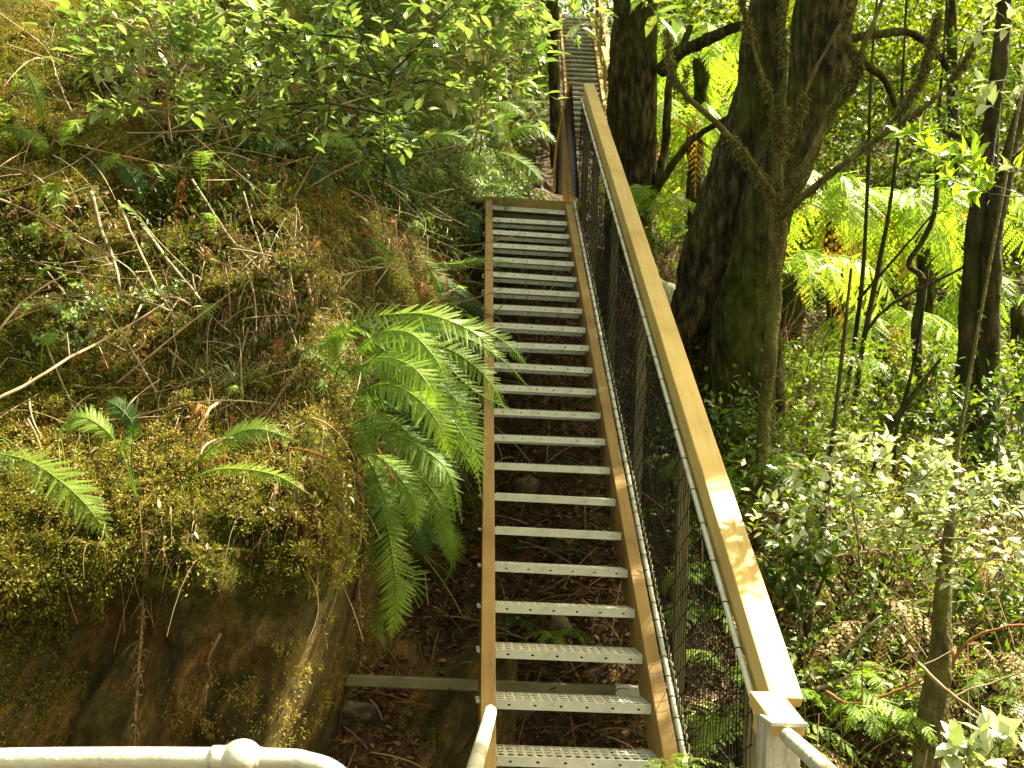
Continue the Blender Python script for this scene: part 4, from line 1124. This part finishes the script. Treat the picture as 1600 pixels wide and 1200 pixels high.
many_tubes(g, p + nn * .03, p + nn * (.05 + l * .25) + rdir(m_) * .05, p + nn * l * .15 - ZV * l + rdir(m_) * l * .22, rng.uniform(.0012, .0032, m_), 3, 7)
tag(g.build('rootlets', M['root']), 'tangle of dry brown rootlets hanging over the bank', 'roots', kind='stuff')

p, nn = bank_samples(800, xr=(-3.3, -.45), zr=(.1, 3.6)); m_ = len(p)
l = rng.uniform(.18, .75, m_)[:, None]; d = nrm(rdir(m_) - nn * .1 + np.array([.3, 0, -.5]))
p = p + nn * rng.uniform(.02, .14, (m_, 1))
g = Geo(); many_tubes(g, p, p + d * l * .5 + rdir(m_) * l * .13 + nn * .05, p + d * l + rdir(m_) * l * .12, rng.uniform(.0016, .0055, m_), 5, 8)
tag(g.build('dry_twigs', M['twig']), 'thin dry twigs criss crossing the bank', 'twigs', kind='stuff')
g = Geo()
p, nn = bank_samples(150, xr=(-3.2, -.5), zr=(-.05, 3.4))
for c, n_ in zip(p, nn):
    l = rng.uniform(.15, .42); sd = rdir(1)[0]
    frond(g, [c, c + n_ * l * .3 + sd * l * .1, c + n_ * l * .35 + sd * l * .2 - ZV * l * .45, c + n_ * l * .2 + sd * l * .2 - ZV * l], l * .15, nrm(n_ + sd * .3), n=16, tpl=PIN_LO, stalk=.15, droop=.6)
tag(g.build('dead_fronds', M['fern_dead']), 'withered brown fern fronds hanging on the bank', 'dead ferns', kind='stuff')
g = Geo()
p, nn = bank_samples(190, xr=(-3.3, -.3), zr=(.2, 4.4))
for c, n_ in zip(p, nn):
    l = rng.uniform(.14, .40); sd = rdir(1)[0]
    frond(g, [c, c + n_ * l * .45 + sd * l * .1 + ZV * l * .2, c + n_ * l * .7 + sd * l * .3 + ZV * l * .05, c + n_ * l * .75 + sd * l * .45 - ZV * l * .3], l * .2, nrm(n_ * .4 + ZV - C_F * .3), n=20, tpl=PIN_MID, stalk=.15)
tag(g.build('small_ferns', M['fern']), 'small dark ferns sprouting thickly from the bank', 'small ferns', kind='stuff')

p, nn = bank_samples(2600, xr=(-3.4, -.3), zr=(.0, 4.2)); k = fbm(np.stack([p[:, 0], p[:, 2], 0 * p[:, 0]], -1) * 1.6, 95, 3) > -.1; p, nn = p[k], nn[k]; m_ = len(p)
l = rng.uniform(.08, .3, m_)[:, None]; d = nrm(nn * .7 + ZV * .6 + rdir(m_) * .7)
g = Geo(); many_tubes(g, p, p + d * l * .7, p + d * l - ZV * l * rng.uniform(.1, .7, (m_, 1)), rng.uniform(.0012, .003, m_), 3, 6)
tag(g.build('grass', M['cover']), 'fine arching grass blades scattered over the bank', 'grass', kind='stuff')

# small green leaves and dead leaves
p, nn = bank_samples(210000, zr=(-.2, 4.8))
p2, n2 = bank_samples(60000, xr=(-1.7, .08), zr=(2.0, 4.9))
mask = fbm(np.stack([p[:, 0], p[:, 2], 0 * p[:, 0]], -1) * 1.1, 71, 4) + .45 * sstep(p[:, 2], .8, 2.2)
k = rng.random(len(p)) < np.clip(mask * .9, 0.05, 1) * .5
g = Geo()
for p, nn, lo_, hi_ in ((p[k], nn[k], .012, .042), (p2, n2, .02, .06)):
    m_ = len(p); s = lo_ + (hi_ - lo_) * rng.random(m_) ** 1.6
    leaves(g, p + nn * rng.uniform(.005, .24, (m_, 1)) * rng.random((m_, 1)), nrm(rdir(m_) + nn * .5 - ZV * .2), nrm(ZV + rdir(m_) * .6 - C_F * .5), s, s * rng.uniform(.3, .6, m_))
tag(g.build('undergrowth', M['under']), 'small green leaves sprouting all over the bank', 'undergrowth', kind='stuff')
p, nn = bank_samples(18000, zr=(-.25, 4.6)); k = rng.random(len(p)) < .55; p, nn = p[k], nn[k]; m_ = len(p)
g = Geo(); s = rng.uniform(.015, .045, m_)
leaves(g, p + nn * rng.uniform(.004, .03, (m_, 1)), nrm(rdir(m_)), nrm(nn + rdir(m_) * .6), s, s * .4)
tag(g.build('dead_leaves', M['litter']), 'dead brown leaves caught on the bank', 'dead leaves', kind='stuff')

# leaf litter, twigs and low leaves on the floor
def floor_samples(n, xr, yr):
    x = rng.uniform(*xr, n); y = rng.uniform(*yr, n)
    return np.stack([x, y, ground_z(x, y)], -1)


p = np.vstack([floor_samples(34000, (-.95, 1.0), (3, 10)), floor_samples(46000, (1.0, 5), (3, 11)), floor_samples(16000, (.6, 10), (10, 22))]); m_ = len(p)
g = Geo(); s = rng.uniform(.015, .06, m_)
leaves(g, p + ZV * rng.uniform(.004, .03, (m_, 1)), rdir(m_) * np.array([1, 1, .35]) + Dh * .0, nrm(ZV * 1.3 + rdir(m_) * .8), s, s * rng.uniform(.25, .5, m_))
tag(g.build('leaf_litter', M['litter']), 'brown leaf litter scattered over the forest floor', 'leaf litter', kind='stuff')
p = np.vstack([floor_samples(2200, (-.8, 1.0), (3, 10)), floor_samples(7500, (1.0, 5), (3, 11)), floor_samples(1500, (.8, 8), (10, 18))]); m_ = len(p)
l = rng.uniform(.06, .5, m_)[:, None]; d = nrm(rdir(m_) * np.array([1, 1, .5]) + ZV * .15)
g = Geo(); many_tubes(g, p, p + d * l * .5 + ZV * l * .12, p + d * l, rng.uniform(.0015, .007, m_), 4, 5)
p = np.vstack([floor_samples(5200, (1.1, 5), (3.6, 10)), floor_samples(1800, (1, 8), (10, 16))]); m_ = len(p)
l = rng.uniform(.2, .9, m_)[:, None]; d = nrm(rdir(m_) + ZV * rng.uniform(0, 1.6, (m_, 1)))
many_tubes(g, p, p + d * l * .5 + rdir(m_) * l * .15, p + d * l + rdir(m_) * l * .2, rng.uniform(.0015, .0062, m_), 4, 6)
gd = Geo()
for c in np.vstack([floor_samples(70, (1.5, 2.6), (4.6, 6.6)), floor_samples(70, (1.3, 4), (4.2, 9)), floor_samples(60, (2, 6), (9, 14))]):
    a_ = rng.uniform(0, 6.28); d = np.array([math.cos(a_), math.sin(a_), 0]); l = rng.uniform(.3, .75)
    frond(gd, [c + ZV * l * .5, c + ZV * l * .5 + d * l * .3, c + d * l * .6 + ZV * l * .3, c + d * l * .7], l * .16, nrm(ZV * .6 + d), n=18, tpl=PIN_LO, stalk=.1, droop=.5)
tag(gd.build('dry_fronds', M['straw']), 'straw coloured dead fern fronds on the right slope', 'dead ferns', kind='stuff')
tag(g.build('fallen_twigs', M['root']), 'fallen twigs scattered over the forest floor', 'twigs', kind='stuff')
p = np.vstack([floor_samples(60000, (1.02, 5.5), (3.6, 12)), floor_samples(22000, (1, 10), (11, 20))])
k = fbm(p * np.array([1, 1, 0]) * 1.1, 91, 3) > -.1; p = p[k]; m_ = len(p)
g = Geo(); s = rng.uniform(.03, .09, m_)
s = s * rng.uniform(.5, 1, m_)
leaves(g, p + ZV * rng.uniform(.02, .75, (m_, 1)) * rng.random((m_, 1)), nrm(rdir(m_) * np.array([1, 1, .5])), nrm(ZV + rdir(m_) * .5), s, s * .42)
for c in np.vstack([floor_samples(230, (1.15, 5), (3.9, 10)), floor_samples(120, (1, 8), (10, 16))]):
    a_ = rng.uniform(0, 6.28); d = np.array([math.cos(a_), math.sin(a_), 0]); l = rng.uniform(.25, .6)
    frond(g, [c, c + d * l * .35 + ZV * l * .5, c + d * l * .75 + ZV * l * .55, c + d * l + ZV * l * .25], l * .2, nrm(ZV + d * .3), n=18, tpl=PIN_LO, stalk=.2)
tag(g.build('ground_cover', M['cover']), 'low green plants covering the slope right of the stairs', 'ground cover', kind='stuff')

# --- stones, log
def stone(label, px_, py_, z, sx, sy, sz, mat, seed):
    bm = bmesh.new(); bmesh.ops.create_icosphere(bm, subdivisions=4, radius=1)
    c = np.array([v.co[:] for v in bm.verts]); n_ = fbm(c * 1.3 + seed * 3.1, seed, 4) * .28
    for v, q, e in zip(bm.verts, c, n_): v.co = Vector(q * (1 + e) * np.array([sx, sy, sz]))
    me = bpy.data.meshes.new('stone'); bm.to_mesh(me); bm.free(); me.materials.append(mat)
    for f in me.polygons: f.use_smooth = True
    o = bpy.data.objects.new('stone', me); COL.objects.link(o); o.location = [float(q) for q in P(px_, py_, z)]; o.rotation_euler = (seed, seed * 2, seed * 3)
    return tag(o, label, 'stone', 'stones by the stairs')


stone('rounded pale stone beside the handrail at the foot of the slope', 1034, 455, 8.3, .10, .10, .11, M['palestone'], 3)
stone('brown stone lying under the central treads', 824, 760, 6.6, .09, .06, .05, M['stone'], 5)
stone('smooth brown stone under the third tread from the bottom', 868, 982, 5.6, .09, .08, .06, M['stone'], 8)
stone('large grey slab of rock behind the lowest treads', 840, 1150, 5.1, .24, .15, .05, M['darkstone'], 2)
stone('broken grey rock in the gully left of the lowest treads', 556, 1120, 5.0, .12, .12, .05, M['darkstone'], 6)
g = Geo(); tube(g, pathz([(1040, 492, 8.0), (1075, 468, 7.9), (1104, 452, 7.8)]), [.055, .04], 10, 12, .2, seed=4, freq=9)
tag(g.build('log', M['stone']), 'short brown log lying at the foot of the forked trunk', 'log')

# ------------------------------------------------------------------ trees
LIT = []      # (world point, radius): places the sun reaches through the crowns


def lit(px_, py_, z, r): LIT.append((P(px_, py_, z), r))


lit(1200, 960, 3.5, .16); lit(1180, 880, 3.75, .12); lit(1215, 1040, 3.3, .18); lit(1150, 800, 4.0, .08)
lit(50, 1010, 3.45, .34); lit(20, 930, 3.6, .2); lit(20, 650, 4.1, .26); lit(100, 640, 4.2, .2); lit(240, 690, 4.1, .12)
lit(100, 1180, 2.15, .35); lit(350, 1180, 2.15, .3); lit(480, 1190, 2.15, .15); lit(755, 1150, 3.4, .2)
for a, b, z, r in ((1075, 190, 12.3, 1.9), (1300, 400, 12.8, 2.0), (1440, 400, 13.6, 2.0), (1560, 480, 13, 1.2), (1330, 250, 15, 1.2), (1500, 120, 15, 1.2), (1240, 480, 10.5, .8), (1375, 560, 12, .8), (1250, 780, 4.2, .28), (1330, 740, 4.2, .35), (1430, 740, 4.2, .35), (1520, 800, 4.2, .35), (1580, 830, 4.2, .35), (1540, 1170, 3.6, .35), (1450, 820, 4.2, .3),
                   (1290, 960, 5.5, .45), (1300, 1080, 5.2, .4), (1350, 930, 6, .4), (1340, 1020, 5.2, .3), (1250, 640, 9, .6), (1290, 620, 9.5, .5), (1560, 260, 4.5, .4), (1580, 40, 4.5, .4), (1580, 140, 4.5, .3), (1390, 1120, 4.6, .25),
                   (1250, 1190, 2.7, .2), (690, 780, 4.3, .10), (640, 530, 4.6, .16), (720, 540, 4.6, .12), (720, 275, 7, .25), (840, 220, 8, .3), (400, 70, 4.9, .7), (510, 90, 4.9, .75), (610, 60, 4.9, .7), (760, 60, 5.1, .6), (290, 80, 4.9, .6), (820, 80, 5, .4), (200, 80, 4.9, .5), (440, 170, 4.8, .25), (690, 100, 5, .35),
                   (985, 10, 3.6, .3), (400, 745, 3.9, .08), (160, 830, 3.8, .08), (110, 655, 4.0, .08)):
    lit(a, b, z, r)


def leaf_clusters(n_cl, centre, size, per, rad, L, flat=.5):
    c = centre + (rng.random((n_cl, 3)) - .5) * 2 * size
    q = c[:, None] + rng.normal(size=(n_cl, per, 3)) * rad * np.array([1, 1, flat])
    return q.reshape(-1, 3)


def carve(q):
    k = np.ones(len(q), bool)
    for c, r in LIT:
        v = q - c; t = v @ SUN
        d = np.linalg.norm(v - t[:, None] * SUN, axis=1)
        k &= ~((d < r + .10) & (t > .6))
    return q[k]


def tree(name, label, trunks, mat, crown=None, branches=(), cat='tree', moss=0, sides=18, rough=.14, freq=2.4, group='trees right of the stairs', crown_mat=None):
    """trunks: list of (pixel path with depth, [radius in px at each])"""
    b0 = trunks[0][0][0]
    r = thing(name, label, cat, P(*b0), group)
    mossq = []
    for k, (pts, rad) in enumerate(list(trunks) + list(branches)):
        w = pathz(pts); zz = np.array([q[2] for q in pts]); rm = np.interp(np.linspace(0, 1, len(zz)), np.linspace(0, 1, len(rad)), rad) * zz / F
        n_ = 130 if k < len(trunks) else 26
        sw = smooth_path(w, n_)
        if k >= len(trunks): sw = sw + np.cumsum(rng.normal(size=sw.shape), 0) * rm.mean() * .12
        g = Geo(); tube(g, sw, rm, sides * 2 if k < len(trunks) else 8, None, rough, seed=k * 7 + int(b0[0]), freq=freq if k < len(trunks) else 12, ridge=.07 if k < len(trunks) else .1)
        g.build('trunk' if k < len(trunks) else 'limb', mat, r)
        if moss:
            i = rng.integers(0, n_, int(moss * 60)); rr_ = np.interp(i, np.linspace(0, n_ - 1, len(rm)), rm)
            i = i[fbm(sw[i] * 5, 13, 2) > -.05]; rr_ = np.interp(i, np.linspace(0, n_ - 1, len(rm)), rm)
            mossq.append(sw[i] + rdir(len(i)) * rr_[:, None] * 1.15 - ZV * rng.random((len(i), 1)) * rr_[:, None] * .8)
    if moss:
        q = np.vstack(mossq); q = np.repeat(q, 3, 0) + rng.normal(size=(len(q) * 3, 3)) * .012; m_ = len(q); g = Geo(); s = rng.uniform(.006, .045, m_) * rng.random(m_) ** .5
        leaves(g, q, nrm(rdir(m_) * .8 - ZV * .9), rdir(m_), s, s * .16 + .0015, True); tag(g.build('moss', M['lichen'], r), kind='stuff')
    if crown is not None and len(crown):
        q = crown; m_ = len(q); g = Geo(); s = rng.uniform(.10, .2, m_)
        leaves(g, q, rdir(m_) * np.array([1, 1, .6]), nrm(ZV * .8 + rdir(m_) + SUN * .5), s, s * .5, True); g.build('crown', crown_mat or M['canopy'], r)
    return r


# crowns overhead (above the frame): leaves placed to block the sun from the bank, stairs and trunks
nc = 610
tgt = np.stack([rng.uniform(-3.8, 2.4, nc), rng.uniform(2.0, 14, nc), np.zeros(nc)], -1); tgt[:, 2] = np.clip((tgt[:, 1] - 5.5) * .7, -1.5, 4.6)
k = (tgt[:, 0] < 1.25) | (tgt[:, 1] > 6.6); tgt = tgt[k]; nc = len(tgt)
cc = tgt + SUN * rng.uniform(8.5, 13.5, (nc, 1))
q = (cc[:, None] + rng.normal(size=(nc, 80, 3)) * np.array([.5, .5, .28])).reshape(-1, 3)
rl = np.array([on(v, RLAT, RH) for v in np.linspace(.05, 6.6, 60)]); rl = rl + SUN * rng.uniform(8.5, 12.5, (60, 1))      # unseen leaf clusters added to keep the upper handrail in shade
q = np.vstack([q, (rl[:, None] + rng.normal(size=(60, 90, 3)) * np.array([.26, .26, .2])).reshape(-1, 3)])
q = q[q[:, 2] > np.maximum(6.3, q[:, 1] * .60 + .6)]
q = carve(q)
owner = np.argmin(np.stack([(q[:, 0] - 1.6) ** 2 * 1.2 + (q[:, 1] - 11) ** 2, (q[:, 0] - 3.4) ** 2 + (q[:, 1] - 7.5) ** 2, (q[:, 0] - 6.5) ** 2 + (q[:, 1] - 8) ** 2, (q[:, 0] - 4.5) ** 2 + (q[:, 1] - 3.5) ** 2], -1), 1)

tree('tree', 'black double trunk standing close right of the near stair head', [
    ([(978, 420, 10.2), (975, 250, 10.1), (980, 100, 10), (986, -60, 9.9), (1000, -500, 10)], [34, 29, 27, 26, 24]),
    ([(1000, 400, 10.0), (1003, 250, 9.9), (1006, 100, 9.9), (1008, -60, 9.9), (1040, -500, 10)], [27, 23, 21, 20, 18])], M['bark_dark'], q[owner == 0],
     branches=[([(1030, 110, 9.8), (1070, 75, 9.6), (1110, 62, 9.4), (1165, 38, 9.2)], [11, 8]), ([(1010, 320, 9.5), (1070, 230, 9.2), (1125, 190, 9.0), (1200, 165, 8.9)], [6, 4]),
               ([(1025, 300, 9.8), (1040, 230, 9.8), (1050, 120, 9.8), (1085, 40, 9.8)], [7, 5])])
tree('tree', 'massive dark forked trunk with mossy flared base', [
    ([(1085, 620, 7.7), (1098, 450, 7.6), (1140, 300, 7.6), (1182, 150, 7.6), (1203, 0, 7.6), (1330, -500, 7.6)], [50, 37, 38, 32, 27, 24]),
    ([(1150, 640, 7.3), (1165, 500, 7.2), (1205, 310, 7.2), (1268, 150, 7.2), (1290, 0, 7.2), (1420, -500, 7.2)], [66, 50, 45, 38, 44, 36]),
    ([(1040, 560, 7.4), (1085, 500, 7.4), (1120, 420, 7.5)], [16, 26, 30]), ([(1215, 640, 7.1), (1200, 570, 7.1), (1180, 460, 7.15)], [14, 26, 34])], M['bark_dark'], q[owner == 1],
     branches=[([(1300, 70, 7.6), (1370, 55, 7.8), (1425, 55, 8), (1465, 88, 8), (1482, 112, 8)], [8, 6, 4]), ([(1300, 40, 7.6), (1340, 90, 7.7), (1380, 120, 7.8), (1400, 160, 7.9)], [7, 4])], sides=28, rough=.2)
tree('sapling', 'mossy sapling in front of the forked trunk with wide slanting lichened branches', [
    ([(1188, 1010, 6.2), (1185, 880, 6.2), (1192, 700, 6.2), (1206, 520, 6.2), (1214, 400, 6.2), (1216, 310, 6.2)], [13, 11, 10, 9, 10, 12])], M['bark_moss'], None,
     branches=[([(1216, 330, 6.2), (1222, 200, 6.2), (1228, 100, 6.2), (1226, -40, 6.2)], [6, 4, 3]), ([(1222, 330, 6.1), (1270, 230, 6), (1330, 120, 5.9), (1390, -20, 5.8)], [7, 5, 3]),
               ([(1216, 340, 6.1), (1300, 270, 5.9), (1370, 215, 5.8), (1450, 160, 5.7), (1500, 100, 5.6), (1548, 10, 5.5)], [6, 4, 3]),
               ([(1210, 310, 6.1), (1160, 240, 6), (1115, 190, 5.9), (1065, 140, 5.9), (1045, 80, 5.9), (1050, -10, 5.9)], [6, 4, 3]),
               ([(1214, 290, 6.2), (1210, 180, 6.2), (1180, 80, 6.2), (1150, -30, 6.2)], [5, 3, 2]), ([(1300, 170, 6.0), (1340, 110, 5.9), (1320, 60, 5.9)], [4, 2]),
               ([(1380, 210, 5.8), (1440, 120, 5.8), (1470, 20, 5.8)], [4, 3]), ([(1225, 240, 6.1), (1270, 120, 6.1), (1330, 10, 6.1)], [4, 2])], moss=40, sides=12, rough=.45, freq=9, crown_mat=None)
tree('tree', 'left one of two close mossy trunks near the right edge', [
    ([(1495, 740, 9.2), (1512, 560, 9.1), (1522, 400, 9), (1540, 240, 9), (1562, 90, 9), (1580, -100, 9), (1640, -500, 9)], [20, 16, 14, 12, 11, 10, 10])], M['bark'], q[owner == 2], sides=12, moss=10, rough=.25, freq=6,
     branches=[([(1540, 250, 9), (1500, 210, 8.8), (1470, 200, 8.7)], [5, 3]), ([(1530, 330, 9), (1570, 260, 8.8), (1610, 220, 8.7)], [5, 3])])
tree('tree', 'right one of two close mossy trunks near the right edge', [
    ([(1538, 740, 9.0), (1543, 600, 9), (1548, 450, 8.9), (1558, 330, 8.9), (1580, 230, 8.9), (1620, 60, 8.9), (1660, -400, 9)], [18, 16, 15, 14, 12, 11, 10])], M['bark'], None, sides=12, moss=10, rough=.25, freq=6)
tree('tree', 'slim leaning trunk rising through the litter at the lower right', [
    ([(1436, 1300, 4.5), (1452, 1140, 4.5), (1468, 1020, 4.5), (1476, 900, 4.55), (1490, 780, 4.6), (1520, 560, 4.8), (1680, -300, 5.4)], [23, 20, 18, 14, 5, 2.5, 2])], M['bark_moss'], q[owner == 3], sides=14, moss=4, rough=.18, freq=8,
     branches=[([(1470, 1200, 4.5), (1474, 1120, 4.5), (1476, 1050, 4.48)], [5, 6])])
tree('sapling', 'thin dark sapling leaning over the sunlit litter', [([(1254, 1130, 5.2), (1258, 1050, 5.2), (1264, 960, 5.2), (1280, 860, 5.3), (1300, 700, 5.5), (1330, 420, 6)], [9, 8, 7, 6, 4, 2])], M['bark'], None, sides=8, moss=3,
     branches=[([(1266, 950, 5.2), (1280, 920, 5.1), (1300, 860, 5.1)], [4, 2])])
tree('sapling', 'slender dark sapling crossing in front of the sunlit tree ferns, leftmost of three', [([(1300, 740, 9.5), (1318, 640, 9.5), (1345, 460, 9.4), (1355, 300, 9.4), (1362, 100, 9.4), (1380, -100, 9.4)], [4.5, 4, 3.5, 3, 2, 1.5])], M['bark'], None, sides=7)
tree('sapling', 'slender dark sapling crossing in front of the sunlit tree ferns, middle of three', [([(1322, 740, 9.3), (1345, 560, 9.3), (1372, 420, 9.3), (1392, 310, 9.3), (1408, 160, 9.3), (1420, -80, 9.3)], [4, 4, 3.5, 3, 2, 1.5])], M['bark'], None, sides=7,
     branches=[([(1350, 520, 9.3), (1400, 470, 9.2), (1520, 410, 9.1)], [3, 2]), ([(1340, 470, 9.3), (1400, 400, 9.2), (1460, 330, 9.2)], [2.5, 1.5])])
tree('sapling', 'crooked mossy sapling with a swollen bend before the sunlit tree ferns', [([(1440, 640, 10), (1432, 520, 10), (1442, 440, 10), (1420, 412, 10), (1445, 370, 10), (1462, 320, 10), (1466, 200, 10), (1480, 0, 10)], [5, 8, 5, 4, 4, 4, 3, 2])], M['bark'], None, sides=9, moss=8)
tree('sapling', 'dark sapling with a curved fork behind the pale shrub', [([(1360, 760, 6.5), (1385, 680, 6.5), (1410, 640, 6.5), (1432, 610, 6.5), (1470, 560, 6.5)], [6, 6, 5, 4, 2])], M['bark_dark'], None, sides=7,
     branches=[([(1395, 740, 6.5), (1405, 660, 6.5), (1430, 560, 6.5), (1450, 420, 6.5)], [4, 2])])
tree('tree', 'distant brown trunk behind the paired mossy trunks', [([(1545, 620, 14), (1550, 300, 14), (1560, 100, 14), (1580, -60, 14)], [9, 8, 7, 6])], M['bark'], None, sides=9)
tree('tree', 'distant dark trunk in the forest left of the paired trunks', [([(1500, 420, 16), (1490, 200, 16), (1486, -60, 16)], [9, 8, 7])], M['bark_dark'], None, sides=9)
tree('tree', 'dark trunk beyond the curve of the landing fence', [([(872, 260, 14), (866, 120, 14), (862, -60, 14)], [11, 9, 8])], M['bark_dark'], None, sides=9)

for lab, pts, r0, mt in (
        ('reddish dead stalk arching right of the leaning trunk', [(1482, 1040, 4.9), (1520, 1000, 4.9), (1560, 985, 4.9), (1620, 978, 4.9)], .010, M['fern_dead']),
        ('pale stick slanting down right of the leaning trunk', [(1420, 1010, 4.6), (1440, 1040, 4.4), (1500, 1092, 4.3), (1590, 1155, 4.2)], .009, tw),
        ('thin curved twig rising to the right edge', [(1478, 1097, 4.3), (1520, 1078, 4.3), (1570, 1065, 4.3), (1620, 1040, 4.3)], .005, tw),
        ('pale branch forking out of the sunlit litter', [(1275, 1078, 5), (1310, 1065, 5), (1340, 1035, 5)], .013, tw),
        ('straight pale branch leaning up through the sunlit litter', [(1285, 1055, 5), (1330, 1005, 5), (1375, 965, 5)], .011, tl),
        ('dead red stick lying before the leaning trunk', [(1290, 1080, 4.7), (1330, 1100, 4.7), (1390, 1082, 4.7), (1440, 1058, 4.7)], .010, M['fern_dead']),
        ('bare twig crossing above the pale shrub stems', [(1300, 870, 4.3), (1370, 860, 4.3), (1470, 860, 4.3)], .004, tw)):
    w = smooth_path(pathz(pts), 22); w = w + np.cumsum(rng.normal(size=w.shape), 0) * .002
    g = Geo(); tube(g, w, [r0, r0 * .6], 7, None, .15, seed=3, freq=20)
    for k in range(2):
        i = rng.integers(5, 20); d = nrm(rdir(1)[0] + ZV * .4); tube(g, np.array([w[i], w[i] + d * .07, w[i] + d * .16 + rdir(1)[0] * .02]), [r0 * .4, r0 * .12], 5, 6)
    tag(g.build('fallen_branch', mt), lab, 'branch', 'fallen branches right of the stairs')

# ------------------------------------------------------------------ the forest behind
def far_leaves(n_cl, xr, yr, above, per, rad, L, seed):
    x = rng.uniform(*xr, n_cl); y = rng.uniform(*yr, n_cl)
    c = np.stack([x, y, ground_z(x, y) + rng.uniform(0, 1, n_cl) ** .8 * above], -1)
    rr_ = rad * rng.uniform(.5, 1.4, (n_cl, 1, 1))
    q = c[:, None] + rng.normal(size=(n_cl, per, 3)) * rr_ * np.array([1, 1, .55])
    return q.reshape(-1, 3)


g = Geo()
q = np.vstack([far_leaves(520, (.5, 17), (16.5, 27), 7.5, 210, .5, .12, 1), far_leaves(380, (2, 26), (24, 38), 9, 110, 1.0, .2, 2)])
u = q @ C_R / (q @ C_F) * F + 800; v = 600 - q @ C_U / (q @ C_F) * F
k = ~((u > 866) & (u < 970) & (v < 235) & (v > -10) & (q[:, 1] < 27))       # nothing grows over the upper flight
q = carve(q[k])
m_ = len(q); s = rng.uniform(.07, .17, m_) * np.clip(q[:, 1] / 18, .8, 1.7)
leaves(g, q, nrm(rdir(m_) * np.array([1, 1, .7]) - ZV * .35), nrm(ZV * .6 + rdir(m_)), s, s * .5, True)
tag(g.build('far_forest', M['far']), 'sunlit green mass of the forest filling the gully behind the trunks', 'forest', kind='stuff')
g = Geo()
q = np.vstack([far_leaves(330, (1.6, 9), (7.5, 15.5), 1.5, 120, .26, .06, 4), far_leaves(70, (1.2, 2.2), (5.6, 9), .8, 110, .2, .06, 5)])
u = q @ C_R / (q @ C_F) * F + 800; v = 600 - q @ C_U / (q @ C_F) * F
q = q[((v > 530) | (q[:, 1] > 14.2)) & (u > 1010)]; m_ = len(q); s = rng.uniform(.03, .075, m_)
leaves(g, q, nrm(rdir(m_) * np.array([1, 1, .7])), nrm(ZV * .8 + rdir(m_) * .7), s, s * .45, True)
tag(g.build('understorey', M['cover']), 'tangled low leafy growth on the slope beyond the handrail', 'undergrowth', kind='stuff')
g = Geo()
q = np.vstack([far_leaves(150, (-6, 1.2), (11.5, 24), 5, 140, .5, .12, 3)])
u = q @ C_R / (q @ C_F) * F + 800; v = 600 - q @ C_U / (q @ C_F) * F
q = np.vstack([q[~((u > 850) & (u < 980) & (v < 340) & (q[:, 1] < 27))], far_leaves(140, (-3, 5), (27.5, 36), 9, 130, .9, .2, 6)])
m_ = len(q); s = rng.uniform(.06, .14, m_) * np.where(q[:, 1] > 27, 1.8, 1)
leaves(g, q, nrm(rdir(m_) - ZV * .3), nrm(ZV * .6 + rdir(m_)), s, s * .5, True)
tag(g.build('hill_forest', M['under']), 'dark green growth on the hill beyond the stair head', 'forest', kind='stuff')

# ------------------------------------------------------------------ light, sky, camera
w = bpy.data.worlds.new('World'); sc.world = w; w.use_nodes = True
nt = w.node_tree; nt.nodes.clear()
out = nt.nodes.new('ShaderNodeOutputWorld'); bg = nt.nodes.new('ShaderNodeBackground'); sk = nt.nodes.new('ShaderNodeTexSky')
sk.sky_type = 'NISHITA'; sk.sun_disc = False
el = math.asin(SUN[2]); az = math.atan2(SUN[0], SUN[1])
sk.sun_elevation = el; sk.sun_rotation = az
sk.air_density = 1; sk.dust_density = 3
bg.inputs[1].default_value = .088
tint = nt.nodes.new('ShaderNodeMix'); tint.data_type = 'RGBA'; tint.blend_type = 'MULTIPLY'; tint.inputs[0].default_value = 1
tint.inputs[7].default_value = (1.24, 1.03, .50, 1)        # daylight warmed by the leaves it comes through
nt.links.new(sk.outputs[0], tint.inputs[6]); nt.links.new(tint.outputs[2], bg.inputs[0]); nt.links.new(bg.outputs[0], out.inputs[0])
ld = bpy.data.lights.new('sun', 'SUN'); ld.energy = 5.0; ld.angle = R(.5); ld.color = (1, .91, .66)
lo = bpy.data.objects.new('sun', ld); COL.objects.link(lo)
lo.rotation_euler = Vector(SUN).to_track_quat('Z', 'Y').to_euler(); lo.location = (0, 0, 30)

cd = bpy.data.cameras.new('camera'); cam = bpy.data.objects.new('camera', cd); COL.objects.link(cam)
cd.sensor_width = 36; cd.sensor_fit = 'HORIZONTAL'; cd.lens = 36 * F / 1600; cd.clip_end = 500; cd.clip_start = .05
cam.matrix_world = Matrix((C_R, C_U, -C_F)).transposed().to_4x4()
cd.dof.use_dof = True; cd.dof.focus_distance = 4.6; cd.dof.aperture_fstop = 6.5
sc.camera = cam

sc.view_settings.view_transform = 'Standard'; sc.view_settings.look = 'None'; sc.view_settings.gamma = 1
sc.view_settings.exposure = 2.6
sc.cycles.use_denoising = True
sc.cycles.max_bounces = 8; sc.cycles.diffuse_bounces = 4; sc.cycles.transmission_bounces = 6; sc.cycles.glossy_bounces = 2; sc.cycles.transparent_max_bounces = 4
sc.cycles.sample_clamp_indirect = 6
